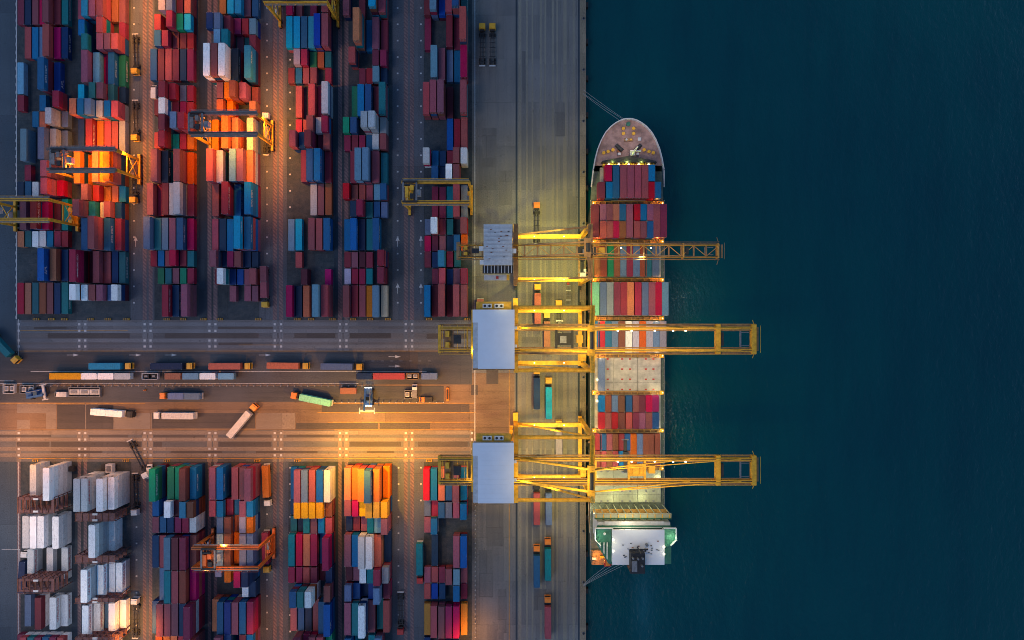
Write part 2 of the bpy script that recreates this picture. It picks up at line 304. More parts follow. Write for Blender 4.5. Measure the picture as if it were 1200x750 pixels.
for side, blocks in ((1, UP), (-1, LO)):
    for bi, (bn, x0, nc, prior, ox, rows) in enumerate(blocks):
        edge = None
        for ri, (yb, L2, txt) in enumerate(rows):
            ents = z75(ox, txt)
            if side < 0 and bi != 0: ents = [(a, b, None if (n or 9) >= 4 else max(1, n-1)) for a, b, n in ents]
            sol = solve(ents, x0, nc, prior, side)
            Ln = 12.19 if L2 == 2 else 6.06
            tm = sum(t for _, _, t in sol)/len(sol)
            y = (375-yb)/S(TH*tm)
            if edge is not None: y = max(y, edge+.18) if side > 0 else min(y, edge-.18-Ln)
            edge = y+Ln if side > 0 else y
            for q, (c, col, t) in enumerate(sol):
                nxt = [tt for _, cc, tt in sol if cc == col+1]
                items.append(dict(x=x0+2.85*col+random.uniform(-.07,.07), y=y+random.uniform(-.1,.1), L=Ln, n=t, c=c, b=bn, side=side, row=ri+1, pos=q, cnt=len(sol), bi=bi,
                                  free=t-(nxt[0] if nxt else 0), base=0.0))
# ------------------------------------------------------------------ container meshes
def cbox(mb, x, y, z, L, code, r, full=True, hh=2.5, reef=False):
    m = CM[code]; W = 2.44
    if not full: mb.box(x, x+W, y, y+L, z, z+hh, m, r); return
    mb.box(x+.05, x+W-.05, y+.05, y+L-.05, z+.1, z+hh-.05, m, r)
    for a in (0, W-.13):
        mb.box(x+a, x+a+.13, y+.16, y+L-.16, z+hh-.14, z+hh-.005, m, r); mb.box(x+a, x+a+.13, y+.16, y+L-.16, z, z+.15, m, r)
    for q in (0, L-.16):
        mb.box(x+.13, x+W-.13, y+q, y+q+.16, z+hh-.14, z+hh-.01, m, r); mb.box(x+.13, x+W-.13, y+q, y+q+.16, z, z+.15, m, r)
        for a in (0, W-.18): mb.box(x+a-.003, x+a+.183, y+q-.003, y+q+.163, z-.01, z+hh, m, r); mb.box(x+a-.01, x+a+.19, y+q-.01, y+q+.17, z+hh-.16, z+hh+.012, MT['grey'])
def template(code, L):
    mb = MB(); cbox(mb, -1.22, -L/2, 0, L, code, 0.0); 
    nrib = 14 if L > 10 else 7
    for i in range(nrib):
        y = -L/2+.5+i*(L-1)/(nrib-1)
        mb.box(-1.09, 1.09, y-.05, y+.05, 2.45, 2.475, CM[code])
    return mb.mesh('shipping_container')
def door_mesh(code, L):
    mb = MB(); y = -L/2-.0
    for a, b in ((-1.03, -.02), (.02, 1.03)): mb.box(a, b, y-.03, y+.045, .17, 2.34, CM[code])
    for x in (-.8, -.3, .3, .8): mb.cyl((x, y-.06, .15), (x, y-.06, 2.38), .025, MT['light'], 6)
    return mb.mesh('door')
def unit_mesh(L):
    mb = MB(); y = L/2
    mb.box(-1.0, 1.0, y-.04, y+.10, .3, 2.3, MT['light']); mb.cyl((0, y+.1, 1.75), (0, y+.16, 1.75), .38, MT['dark'], 14); mb.box(-.8, .1, y+.1, y+.14, .5, 1.1, MT['grey'])
    return mb.mesh('cooling_unit')
_t, _d, _u = {}, {}, {}
def text_mesh(s, size, mat):
    cu = bpy.data.curves.new('lettering', 'FONT'); cu.body = s; cu.size = size; cu.align_x = 'CENTER'; cu.align_y = 'CENTER'; cu.extrude = .005
    o = bpy.data.objects.new('tmp', cu); C.objects.link(o); bpy.context.view_layer.update()
    me = bpy.data.meshes.new_from_object(o.evaluated_get(bpy.context.evaluated_depsgraph_get())); me.materials.clear(); me.materials.append(mat)
    bpy.data.objects.remove(o); bpy.data.curves.remove(cu); me.name = 'lettering'; return me
WORDS = dict(U=('APL', 2.0, 'letterw', -2), N=('CMA CGM', 1.45, 'letterw', 0), G=('EVERGREEN', 1.5, 'letterw', 0), C=('HAMBURG SÜD', 1.25, 'letterw', 0), T=('CHINA SHIPPING', 1.1, 'letterw', 0),
             P=('HAMBURG SÜD', 1.3, 'letterr', 1), A=('MAERSK', 1.3, 'letterw', 2), B=('CMA CGM', 1.4, 'letterw', 0))
_w = {}
def container(code, L, loc, rz, label, group, letters=False, reefer=False):
    k = (code, L)
    if k not in _t: _t[k] = template(code, L); _d[k] = door_mesh(code, L); _u[L] = unit_mesh(L)
    o = bpy.data.objects.new('shipping_container', _t[k]); C.objects.link(o); o.location = loc; o.rotation_euler = (0,0,rz)
    tag(o, label, 'shipping container', group)
    d = bpy.data.objects.new('door', _d[k]); C.objects.link(d); d.parent = o
    if reefer:
        d = bpy.data.objects.new('cooling_unit', _u[L]); C.objects.link(d); d.parent = o
    if letters and code in WORDS:
        s, sz, mt, dy = WORDS[code]
        if code not in _w: _w[code] = text_mesh(s, sz, MT[mt])
        t = bpy.data.objects.new('lettering', _w[code]); C.objects.link(t); t.parent = o
        t.rotation_euler = Matrix(((0,0,1),(1,0,0),(0,1,0))).to_euler(); t.location = (1.232, dy, 1.3)
    return o
# ship bays
SHIPZ = 11.0
ship_rows = []  # (ytop world, L, [(z px 3.75, code)]) ; base height and tiers
def ship(y0, L, txt, zb, n, bay):
    s = S(zb+TH*n)
    out = sorted([(t[0], (float(t[1:])/3.75)/s) for t in txt.split()], key=lambda e: e[1])
    for q, (c, x) in enumerate(out):
        items.append(dict(x=x, y=y0-L, L=L, n=n, c=c, b='ship', side=0, row=bay, pos=q, cnt=len(out), bi=9, free=0, base=zb))
ship(57.0, 6.06, 'C410 B600', 11.2, 2, 1); ship(50.7, 6.06, 'M380 B413 C600 B627', 11.2, 2, 1); ship(57.0, 12.19, 'B443 R475 R507 R539 R570', 11.2, 2, 1)
ship(42.6, 12.19, 'M353 V503 R622 M652', 11.0, 2, 2); ship(42.6, 6.06, 'V386 R416 S443 B472 C536 B563 V594', 11.0, 2, 2); ship(36.3, 6.06, 'R386 R416 C443 H472 R536 R563 B594', 11.0, 2, 2)
ship(28.3, 12.19, 'H363 H388 G420 H447 X475 M503 X533 H563 T585 X617', 11.0, 1, 3)
ship(13.9, 12.19, 'Q355 X387 E417 M448 C478 S507 C540 X571 R601 C630 L659', 11.0, 2, 4)
ship(-.4, 12.19, 'B358 C380 B410 X438 H468 W499 J530 O560 J590 X620 J650', 11.0, 1, 5)
ship(-14.2, 12.19, 'X380', 11.0, 1, 6)
ship(-28, 6.06, 'B380 H410 X437 H467 B500 R531 M558 C588 K617', 11.0, 1, 7); ship(-34.3, 6.06, 'C380 R410 C437 H467 R500 M531 V558 R588 B617', 11.0, 1, 7)
ship(-42.3, 6.06, 'C365 B387 R415 H440 C467 B494', 11.0, 1, 8); ship(-48.6, 6.06, 'H365 R387 H415 R440 B467 H494', 11.0, 1, 8); ship(-42.3, 12.19, 'O520 X548 H575 H600 H623', 11.0, 1, 8)
ORD = ['first','second','third','fourth','fifth','sixth','seventh','eighth','ninth','tenth','eleventh','twelfth','thirteenth','fourteenth','fifteenth']
def nth_from(pos, cnt, noun=''):
    if cnt == 1: return 'alone'
    if pos == 0: return 'leftmost'+noun
    if pos == cnt-1: return 'rightmost'+noun
    return ORD[pos]+noun+' from left'
# ------------------------------------------------------------------ trucks
def tractor_parts(root, cabmat, load=True, lit=False):
    mb = MB()
    mb.box(-1.2, 1.2, 5.9, 8.0, 1.0, 3.05, cabmat); mb.box(-1.1, 1.1, 6.1, 7.5, 3.05, 3.25, cabmat); mb.box(-1.22, 1.22, 7.9, 8.12, .55, 1.3, cabmat)
    cab = mb.obj('cab', root)
    mb = MB(); mb.box(-1.05, 1.05, 7.99, 8.05, 1.75, 2.75, MT['glass']); mb.obj('windscreen', cab)
    mb = MB()
    for sx in (-.95, .95): mb.box(sx-.18, sx+.18, 8.1, 8.18, .85, 1.1, MT['lampwhite'] if lit else MT['light'])
    mb.obj('headlights', cab)
    mb = MB(); mb.box(-.45, -.25, 3.0, 7.9, .75, 1.0, MT['dark']); mb.box(.25, .45, 3.0, 7.9, .75, 1.0, MT['dark']); mb.box(-.9, .9, 5.3, 5.85, .9, 2.4, MT['dark']); mb.box(-.6, .6, 3.9, 4.9, 1.0, 1.15, MT['dark']); mb.obj('tractor_frame', root)
    mb = MB()
    for sx in (-.62, .62): mb.box(sx-.14, sx+.14, -8, 4.9, 1.16, 1.42, MT['grey' if load else 'dark'])
    for i in range(8): y = -7.9+i*1.8; mb.box(-1.15, 1.15, y-.1, y+.1, 1.18, 1.40, MT['dark'])
    mb.box(-1.2, 1.2, -8.1, -7.7, 1.1, 1.45, MT['light']); mb.box(-1.2, 1.2, 4.5, 4.9, 1.1, 1.45, MT['dark'])
    mb.obj('trailer', root)
    for y in (7.0, 4.2, -5.2, -6.5):
        for sx in (-1, 1):
            w_ = MB(); w_.cyl((sx*.72, y, .52), (sx*1.22, y, .52), .52, MT['tyre'], 12); w_.cyl((sx*1.2, y, .52), (sx*1.24, y, .52), .24, MT['grey'], 8); w_.obj('wheel', root)
protos = {}
def truck(cab, tail, cabmat, label, cargo=None, L=12.19, clabel=None, lit=False, group='container trucks', dz=0):
    p = Vector(P(*cab, 3.0)); q = Vector(P(*tail, 2.0)); d = (p-q).normalized(); c = p-d*8.0
    rz = math.atan2(-d.x, d.y); k = (cabmat, bool(cargo), lit)
    if k not in protos:
        t = thing('container_truck', label, 'truck', (c.x, c.y, 0), rz, group); tractor_parts(t, MT[cabmat], bool(cargo), lit); protos[k] = t
    else: dup(protos[k], (c.x, c.y, 0), rz, label, group)
    if cargo:
        m = Matrix.Rotation(rz, 2)
        for i, code in enumerate(cargo):
            off = Vector((0, -1.6 if len(cargo) == 1 else (1.4, -4.8)[i]))
            g = m @ off
            container(code, L if len(cargo) == 1 else 6.06, (c.x+g.x, c.y+g.y, 1.44), rz, clabel[i] if isinstance(clabel, list) else clabel, 'containers on trucks')
            VEH[0] += 1
VEH = [0]
T = truck
T((153,429),(97,429),'amber','leftmost truck of the upper road queue under a cyan container','A',clabel='cyan blue container on leftmost truck of the upper road queue')
T((225,429),(169,429),'amber','second truck from left in the upper road queue','N',clabel='navy container on second truck of the upper road queue')
T((293,429),(236,429),'amber','truck with a dull red container, third in the upper road queue','S',clabel='dull red container on third truck of the upper road queue')
T((361,429),(304,428),'amber','fourth truck from left in the upper road queue','S',clabel='salmon container on fourth truck of the upper road queue')
T((424,430),(368,429),'amber','rightmost truck of the upper road queue','X',clabel='slate blue container on rightmost truck of the upper road queue')
T((155,486),(98,481),'dark','truck with dark cab and white container on the lit service area','W',clabel='white container behind the dark cab on the lit service area')
T((180,487),(235,487),'white','truck with white cab heading left on the lit service area','W',clabel='white container on the truck with a white cab heading left')
T((299,475),(264,518),'orangecab','diagonally turning truck with orange cab in the middle of the yard','W',clabel='white container on the diagonally turning truck')
T((341,463),(392,473),'orangecab','orange cabbed truck carrying a mint green container','Q',clabel='mint green container on a truck at the service area')
T((187,464),(240,464),'orangecab','orange cabbed truck with two short slate containers','XX',clabel=['front short slate container on truck below the trailer line','rear short slate container on truck below the trailer line'])
T((171,560),(149,513),'white','empty flatbed truck with white cab slanting across the wheel crossing')
T((19,424),(-20,380),'amber','truck with teal container cut off by left picture edge','T',clabel='teal container on the truck at the left picture edge')
T((565,27),(565,80),'amber','left one of two empty trailer trucks parked on the upper quay',group='empty trailer trucks on the quay')
T((577,27),(577,80),'amber','right one of two empty trailer trucks parked on the upper quay',group='empty trailer trucks on the quay')
T((629,237),(629,289),'orangecab','empty trailer truck waiting above the top quay crane',lit=True)
T((630,333),(630,387),'amber','amber cabbed truck with orange container entering the middle crane','S',clabel='orange salmon container on truck between top and middle cranes')
T((655,352),(655,406),'amber','empty truck in the outer lane beneath the middle crane')
T((641,366),(641,419),'amber','truck with salmon container under the middle crane trolley','S',clabel='salmon container under the trolley of the middle crane')
T((629,432),(629,486),'amber','amber truck with navy container below the middle crane','N',clabel='navy container on truck just below the middle crane')
T((643,443),(643,497),'amber','amber truck with bright cyan container below the middle crane','A',clabel='bright cyan container on truck just below the middle crane')
T((655,493),(655,547),'amber','truck with lilac container driving under the bottom crane','J',clabel='lilac container on truck under the bottom crane')
T((629,567),(629,621),'dark','dark cabbed truck with red container below the bottom crane','R',clabel='faded red container on truck below the bottom crane')
T((643,567),(643,621),'dark','dark cabbed truck with slate container below the bottom crane','X',clabel='slate blue container on truck below the bottom crane')
T((642,632),(642,686),'orangecab','orange cabbed truck with teal container on the lower quay','T',clabel='teal container on the lower quay beside the ship stern')
T((629,640),(629,694),'orangecab','orange cabbed truck with blue container on the lower quay','B',clabel='blue container on the lower quay beside the ship stern')
T((642,700),(642,754),'orangecab','orange cabbed truck with red container at bottom of the quay','R',clabel='faded red container on the lowest truck of the quay')
T((563,398),(563,343),'amber','truck with salmon container half under the middle machinery house','S',clabel='salmon container above the blue roofed middle machinery house')
T((157,86),(157,31),'amber','empty trailer truck in the second upper lane near the top')
T((157,164),(157,110),'amber','empty trailer truck in the second upper lane, middle one')
T((155,237),(155,182),'amber','empty trailer truck in the second upper lane, lowest one')
T((310,360),(310,306),'amber','truck beside the fourth upper block with two short red containers','RR',clabel=['lower short red container on truck beside fourth upper block','upper short red container on truck beside fourth upper block'])
T((311,132),(311,184),'white','empty trailer truck lit orange beside the fourth upper block crane')
T((313,593),(312,540),'white','white cabbed truck with orange container beside fourth lower block','O',clabel='orange container on truck beside the fourth lower block')
T((312,671),(312,617),'amber','truck with maroon container under the orange yard crane','M',clabel='maroon container under the right leg of the orange yard crane',lit=True)
T((469,744),(469,688),'redcab','empty red cabbed truck right of the sixth lower block')
T((492,684),(492,630),'redcab','red cabbed truck with teal container left of the lowest quay block','T',clabel='teal container on truck in the lane beside lower quay block')
T((157,604),(157,556),'white','dark empty trailer truck with white cab beside the white reefers')
T((157,702),(157,756),'white','trailer truck at the bottom edge beside the white reefers')
T((28,647),(28,700),'white','white cabbed truck with navy container left of the reefers','N',clabel='navy container on truck left of the lower reefers')
# standing containers along the kerb line
def standing(x0, x1, y, code, label, z=1.2, L=None, top=None):
    c = Vector(P((x0+x1)/2, y, 3.7)); L = L or (12.19 if x1-x0 > 30 else 6.06)
    cx, cy = c.x, c.y
    container(code, L, (cx, cy, z), R(90), label, 'containers standing on the trailer line'); VEH[0] += 1
    return cx, cy
line = [(58,94,441,'Y','long yellow container at left end of the trailer line'),(95,113,441,'W','leftmost white short container in the trailer line'),(114.5,132.5,441,'W','middle white short container in the trailer line'),
 (134,152,441,'P','pale short container at right of the white three in the trailer line'),(192,212,441,'S','salmon short container in the trailer line'),(213.5,232,441,'L','left light blue short container in the trailer line'),
 (234,252,441,'P','pale blue short container in the trailer line'),(255,274,441,'L','rightmost light blue short container of the left trailer line'),
 (437,474,441,'R','faded red long container in the right trailer line'),(494,512,441,'X','slate short container in the right trailer line'),(418,436,441,'N','navy short container at left end of the right trailer line')]
def low_trailer(x0, x1, y, label):
    a = P(x0, y, 1); b = P(x1, y, 1); Lx = b[0]-a[0]; cx = (a[0]+b[0])/2
    t = thing('parked_trailer', label, 'trailer', (cx, a[1], 0), 0, 'parked trailers along the kerb')
    mb = MB()
    for sy in (-.6, .6): mb.box(-Lx/2, Lx/2, sy-.12, sy+.12, .95, 1.18, MT['dark'])
    for i in range(int(Lx/2)+1): xx = -Lx/2+.2+i*(Lx-.4)/int(Lx/2); mb.box(xx-.1, xx+.1, -1.2, 1.2, .97, 1.17, MT['dark'])
    mb.obj('chassis', t)
    for xx in (-Lx/2+1.5, -Lx/2+2.8, Lx/2-1.5):
        for sy in (-1, 1): w_ = MB(); w_.cyl((xx, sy*.7, .5), (xx, sy*1.18, .5), .5, MT['tyre'], 10); w_.obj('wheel', t)
low_trailer(57, 95, 441, 'parked trailer beneath the long yellow container'); low_trailer(95, 153, 441, 'parked trailer beneath three pale short containers')
low_trailer(191, 233, 441, 'parked trailer beneath salmon and light blue containers'); low_trailer(233.5, 275, 441, 'parked trailer at right end of the left trailer line'); low_trailer(417, 475, 441, 'parked trailer beneath faded red long container'); low_trailer(476, 513, 441, 'parked trailer with crate and slate container')
for a in line: standing(*a)
# open crate and framed rack on the line
def crate(x0, x1, y, name, label, mat, fill, h=1.6, wy=2.3):
    a = P(x0, y, 3); b = P(x1, y, 3); Lx = b[0]-a[0]
    t = thing(name, label, 'crate' if name == 'open_crate' else 'spreader', ((a[0]+b[0])/2, a[1], 1.2 if name == 'open_crate' else .05))
    mb = MB()
    for sx in (-1, 1): mb.box(sx*Lx/2-.12, sx*Lx/2+.12, -wy/2, wy/2, 0, h, MT[mat])
    for sy in (-1, 1): mb.box(-Lx/2+.12, Lx/2-.12, sy*wy/2-.1, sy*wy/2+.1, 0, h, MT[mat])
    mb.obj('frame', t)
    mb = MB(); mb.box(-Lx/2+.12, Lx/2-.12, -wy/2+.1, wy/2-.1, .05, .2, MT['dark']); mb.obj('floor', t)
    for i in range(2 if Lx < 7 else 3):
        mb = MB(); xx = -Lx/4+i*Lx/2 if Lx < 7 else -Lx/3+i*Lx/3; q = Lx*.16
        mb.box(xx-q, xx+q, -wy*.28, wy*.28, .2, h*.8, MT[fill]); mb.box(xx-q*.6, xx+q*.6, -wy*.15, wy*.15, h*.8, h*.95, MT['grey']); mb.obj('load_block', t)
    return t
crate(476, 490, 441, 'open_crate', 'open crate of pale goods between red and slate containers', 'bronze', 'light')
crate(166, 184, 441, 'open_crate', 'dark framed crate in the left trailer line', 'light', 'dark')
crate(77, 114, 460, 'spare_spreader', 'long spare spreader with two pale blocks below the trailer line', 'grey', 'light', 1.4, 3.6)
crate(20, 36, 457, 'spare_spreader', 'short spare spreader beside the blue machine at left', 'grey', 'light', 1.4, 3.2)
crate(473, 487, 463, 'spare_spreader', 'short spare spreader with two pale boxes near the orange van', 'grey', 'light', 1.4, 3.2)
crate(0, 13, 456, 'spare_spreader', 'pale spare spreader touching the left picture edge', 'light', 'light', 1.4, 3.6)
c = P(408, 458, 2); container('S', 6.06, (c[0], c[1], .05), R(90), 'orange red short container standing alone beside the blue machine', 'containers on the service area'); VEH[0] += 1
def reach_stacker(loc, rz, label, lit=False):
    t = thing('reach_stacker', label, 'reach stacker', loc, rz, 'reach stackers')
    mb = MB(); mb.box(-1.5, 1.5, -3.6, 3.0, .9, 1.7, MT['blue']); mb.box(-1.4, 1.4, -3.8, -1.6, 1.7, 2.6, MT['blue']); mb.obj('chassis', t)
    mb = MB(); mb.box(-.75, .75, -.6, 1.0, 1.7, 3.3, MT['blue']); mb.obj('cab', t); mb = MB(); mb.box(-.65, .65, -.5, .9, 3.3, 3.34, MT['glass']); mb.obj('roof_window', t)
    mb = MB(); mb.beam((.95, -3.2, 3.0), (.95, 4.6, 5.4), .6, .7, MT['blue']); mb.beam((-.95, -3.2, 3.0), (-.95, 3.4, 5.0), .25, .3, MT['grey']); mb.obj('boom', t)
    mb = MB(); mb.box(-3.0, 3.0, 4.3, 5.1, 4.4, 4.9, MT['light']); mb.box(-3.05, -2.7, 3.5, 5.9, 4.1, 4.8, MT['light']); mb.box(2.7, 3.05, 3.5, 5.9, 4.1, 4.8, MT['light']); mb.obj('spreader', t)
    for y in (2.1, -2.6):
        for sx in (-1, 1): mb = MB(); mb.cyl((sx*1.1, y, .8), (sx*1.9, y, .8), .8, MT['tyre'], 14); mb.obj('wheel', t)
    if lit:
        for i in range(5):
            for yy in (-3.9, 3.1): mb = MB(); mb.cyl((-1.2+i*.6, yy, 2.0), (-1.2+i*.6, yy+.1, 2.15), .22, MT['lampwhite'], 8); mb.obj('work_lamp', t)
    return t
x, y = P(432, 466, 1.5); reach_stacker((x, y, 0), R(180), 'blue reach stacker ringed by lit work lamps', True)
lamp('work_light', 'POINT', (x, y-6, 4), (1,.85,.6), 500, .4); lamp('work_light', 'POINT', (x, y+5.5, 4), (1,.9,.75), 250, .4)
x, y = P(44, 461, 1.5); reach_stacker((x, y, 0), R(-80), 'blue reach stacker beside spare spreaders near left edge')
def van(px, py, rz, label, m1, m2):
    x, y = P(px, py, 1); t = thing('utility_van', label, 'van', (x, y, 0), rz)
    mb = MB(); mb.box(-.95, .95, -2.6, .4, .45, 2.1, MT[m2]); mb.obj('cargo_box', t)
    mb = MB(); mb.add([(-.95,.4,.45),(.95,.4,.45),(.95,2.6,.45),(-.95,2.6,.45),(-.9,.4,2.0),(.9,.4,2.0),(.9,1.5,1.95),(-.9,1.5,1.95),(.9,2.6,1.0),(-.9,2.6,1.0)],
      [(0,3,2,1),(4,5,6,7),(7,6,8,9),(9,8,2,3),(0,1,5,4),(1,2,8,6,5),(3,0,4,7,9)], MT[m1]); cb = mb.obj('cab', t)
    mb = MB(); mb.add([(.8,1.55,1.93),(.8,2.1,1.53),(-.8,2.1,1.53),(-.8,1.55,1.93)], [(0,1,2,3)][:1], MT['glass'])
    mb.v = [(a, b, c_+.04) for a, b, c_ in mb.v]; mb.obj('windscreen', cb)
    for yy in (1.7, -1.7):
        for sx in (-1, 1): mb = MB(); mb.cyl((sx*.7, yy, .36), (sx*.98, yy, .36), .36, MT['tyre'], 10); mb.obj('wheel', t)
van(499, 468, R(90), 'orange van with dark back on the service area', 'orangecab', 'dark'); van(72, 462, R(90), 'white van left of the long spare spreader', 'white', 'light'); van(486, 458, R(0), 'white van beside the short spare spreader', 'white', 'grey')
van(181, 108, R(0), 'small white van beside the third upper block', 'white', 'white'); van(176, 552, R(5), 'white van in front of the third lower block', 'white', 'light'); van(80.5, 549, R(90), 'small grey van left of the second lower reefers', 'grey', 'dark')
x, y = P(131, 548, 1); 
t = thing('generator_trailer', 'pale generator box on a trailer above the second lower reefers', 'generator', (x, y, 0))
mb = MB(); mb.box(-1.3, 1.3, -1.7, 1.7, .9, 3.0, MT['light']); mb.box(-.8, .8, -1.0, 1.0, 3.0, 3.15, MT['grey']); mb.obj('generator_box', t)
mb = MB(); mb.box(-4.2, 1.6, -1.2, 1.2, .55, .85, MT['dark']); mb.obj('trailer_bed', t)
for xx in (-3, 0):
    for sy in (-1, 1): mb = MB(); mb.cyl((xx, sy*1.0, .4), (xx, sy*1.3, .4), .4, MT['tyre'], 10); mb.obj('wheel', t)
x, y = P(524.5, 462, .5); mb = MB(); mb.box(-.5, .5, -2.6, 2.6, 0, .9, MT['orangecab']); mb.box(-.35, .35, -1.9, 1.9, .9, 1.15, MT['dark']); tag(mb.obj('road_barrier', None, (x, y, .03)), 'orange barrier block standing at the end of the service area', 'barrier')
for (px, py, l_) in ((170, 457, 'small orange hazard marker on the dark service strip'), ):
    x, y = P(px, py, .5); mb = MB(); mb.box(-.35, .35, -.35, .35, 0, .12, MT['dark']); mb.cyl((0,0,.12), (0,0,1.5), .32, MT['orangecab'], 12, .12); tag(mb.obj('traffic_cone', None, (x, y, .03)), l_, 'traffic cone')
# ------------------------------------------------------------------ individual containers: the 300 that show largest; the rest one object
LIM = 300-VEH[0]
for it in items:
    s = S(it['base']+TH*it['n']); it['score'] = it['L']*2.44*s*s + max(0, it['free'])*TH*it['L']*abs(it['x'])/H*s*s*.3
order = sorted(range(len(items)), key=lambda i: -items[i]['score'])
ind = set(order[:LIM])
stuff = MB()
shipcount = {}
for it in items:
    if it['b'] == 'ship' and it['L'] > 10: shipcount.setdefault(it['row'], []).append(it['x'])
POOL = 'MMMRRRVVDDNNNBBXTHCEU'
under = random.Random(11)
for i, it in enumerate(items):
    x, y, L, n, c, b0 = it['x'], it['y'], it['L'], it['n'], it['c'], it['base']
    z = b0+(n-1)*TH
    cname = CC[c][1]
    if i in ind:
        if it['b'] == 'ship':
            xs = sorted(shipcount[it['row']]); k = xs.index(it['x'])
            lab = 'long %s container, %s, %s bay from the bow' % (cname, 'only long one' if len(xs) == 1 else nth_from(k, len(xs), ' long one'), ORD[it['row']-1]); grp = 'containers on the ship'
        else:
            lab = '%s container, %s in %s row from road, %s' % (cname, nth_from(it['pos'], it['cnt']), ORD[it['row']-1], it['b']); grp = 'containers on top of the yard stacks'
        reef = c in 'WP' and it['side'] < 0
        container(c, L, (x+1.22, y+L/2, z), 0, lab, grp, letters=(it['free'] > 0), reefer=reef)
    else: cbox(stuff, x, y, z, L, c, under.random())
    for t in range(n-1):
        if b0 and t < 0: continue
        lo = c if under.random() < .45 else under.choice(POOL)
        if it['side'] < 0 and it['bi'] < 2: lo = under.choice('WWWPPE')
        cbox(stuff, x+under.uniform(-.05,.05), y+under.uniform(-.04,.04)+.002*t, b0+t*TH, L, lo, under.random(), full=False)
o = stuff.obj('stacked_containers'); tag(o, 'remaining red, blue, grey and white containers packed in the yard stacks and on the ship', 'containers', None, 'stuff')
print('items', len(items), 'individual', len(ind), 'vehicle', VEH[0])
# ------------------------------------------------------------------ ground, roads, quay, water
def GX(px): return (px-600)/3.0
def GY(py): return (375-py)/3.0
def patch(name, rects, z, mat):
    mb = MB()
    for (x0, x1, y0, y1) in rects: mb.sheet(GX(x0), GX(x1), GY(max(y0,y1)), GY(min(y0,y1)), z, mat)
    return structure(name, mb)
mb = MB(); mb.box(-1500, 28.9, -1500, 1500, -8, 0, GM['yard']); structure('ground', mb)
patch('perimeter_road', [(-400,20,-300,1100)], .006, GM['west'])
patch('quay_apron', [(553,679.5,-300,1100)], .006, GM['quay'])
patch('quay_edge_strip', [(679.5,686.7,-300,1100)], .010, GM['edge'])
patch('yard_road', [(20,553,411,450.5)], .006, GM['road']); patch('road', [(-400,20,404,450.5)], .012, GM['road'])
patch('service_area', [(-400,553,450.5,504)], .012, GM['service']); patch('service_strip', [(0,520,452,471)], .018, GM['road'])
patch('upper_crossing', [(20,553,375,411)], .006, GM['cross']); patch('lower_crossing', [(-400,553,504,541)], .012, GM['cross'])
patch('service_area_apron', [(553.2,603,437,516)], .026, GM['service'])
patch('truck_lane', [(153,181,-300,374.8),(304,336,-300,374.8),(460,496.5,-300,374.8),(154,178,541.2,1100),(304,338,541.2,1100),(460,497,541.2,1100)], .006, GM['lane'])
patch('drain_channel', [(233,243.5,-300,374.8),(391.5,397,-300,374.8),(84,92,541.2,1100),(236,244,541.2,1100),(391.5,397,541.2,1100)], .006, GM['drain'])
pads = [22,93,100,169.5,176.5,245.5,252.5,322,329.5,398.5,406,475.5,483]
patch('wheel_runway', [(p-2.3,p+2.3,-300,374.9) for p in pads[3:]]+[(p-2.0,p+2.0,541.2,1100) for p in pads], .014, GM['runway'])
patch('upper_wheel_track', [(22,552,y-2.2,y+2.2) for y in (380,388,399,406)], .018, GM['coolband']); patch('crossing_wheel_track', [(-300,552,y-2.2,y+2.2) for y in (507,515,526,533.5)], .018, GM['band'])
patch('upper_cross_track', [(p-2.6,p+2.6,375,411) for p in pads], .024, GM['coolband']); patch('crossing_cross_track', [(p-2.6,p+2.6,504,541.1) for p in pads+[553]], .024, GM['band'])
rr = random.Random(5)
patch('tyre_stained_patch', [(56,152,390.5,396.5),(40,78,383.2,385.6),(193,303,390.5,396.5),(255,320,383,385.8),(256,296,401.5,404.6),(345,393,390.5,396.2),(410,458,390.5,396.5),(468,490,412,438),(500,548,391,397),
  (104,150,509.5,512.5),(180,240,509.5,512.7),(270,318,509.5,512.5),(336,392,509.2,512),(0,60,509.6,512),(60,165,517.5,523.6),(180,190,517.5,523.5),(256,318,517.6,523.5),(410,470,517.6,523.2),(490,548,517.5,523.4),(20,58,517.5,523.4),(300,372,528.4,531.2),(60,120,528.3,531),(430,462,528.3,531),(200,260,528.3,531),(445,504,495.5,502.8),(570,584,372,450),(178,299,484,502),(67,133,474.5,503),(347,443,495.5,502.8),(377,550,473.5,483),(552,560,451,463)], .030, GM['darkpatch'])
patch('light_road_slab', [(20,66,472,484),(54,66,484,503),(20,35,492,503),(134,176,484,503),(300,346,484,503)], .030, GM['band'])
patch('quay_wheel_track', [(a,b,-300,1100) for a,b in ((607.5,611),(616.5,618.5),(623,625),(632.5,635),(638,640),(646.5,649.5),(652,654),(660,664),(671,673.5))], .012, GM['qband'])
patch('crane_rail_slot', [(604.2,606.4,-300,1100),(677.3,679.3,-300,1100)], .020, GM['drain'])
patch('yellow_line', [(596.3,597.1,400,1100),(372,558,483.2,484),(384,556,494.3,495.1),(392,557,503.4,504.2),(380,556,472,472.8),(22,556,411,411.7),(22,150,387.2,387.7),(280,330,404,404.5),(0,170,472.4,473),(22,300,503.6,504.2),(22,556,537,537.6)], .040, MT['ymark'])
patch('white_line', [(36,500,435,435.6),(0,16,446,446.6),(-100,420,449.3,450),(21.2,21.9,374,420),(21.2,21.9,541.2,1100),(19,20,-300,374),(556,557,-300,590)], .040, MT['mark'])
patch('service_edge_line', [(100,101,472,503),(177.5,178.3,484,503),(133,133.8,484,503)], .040, GM['band'])
mb = MB()
for p in pads+[553]:
    for y in (380,387.6,399,406,507.5,515,526,533.5):
        if p == 553 and y < 500: continue
        x_, y_ = GX(p), GY(y); mb.box(x_-.42, x_+.42, y_-.42, y_+.42, .03, .05, MT['light'])
structure('wheel_turning_plate', mb)
mb = MB()
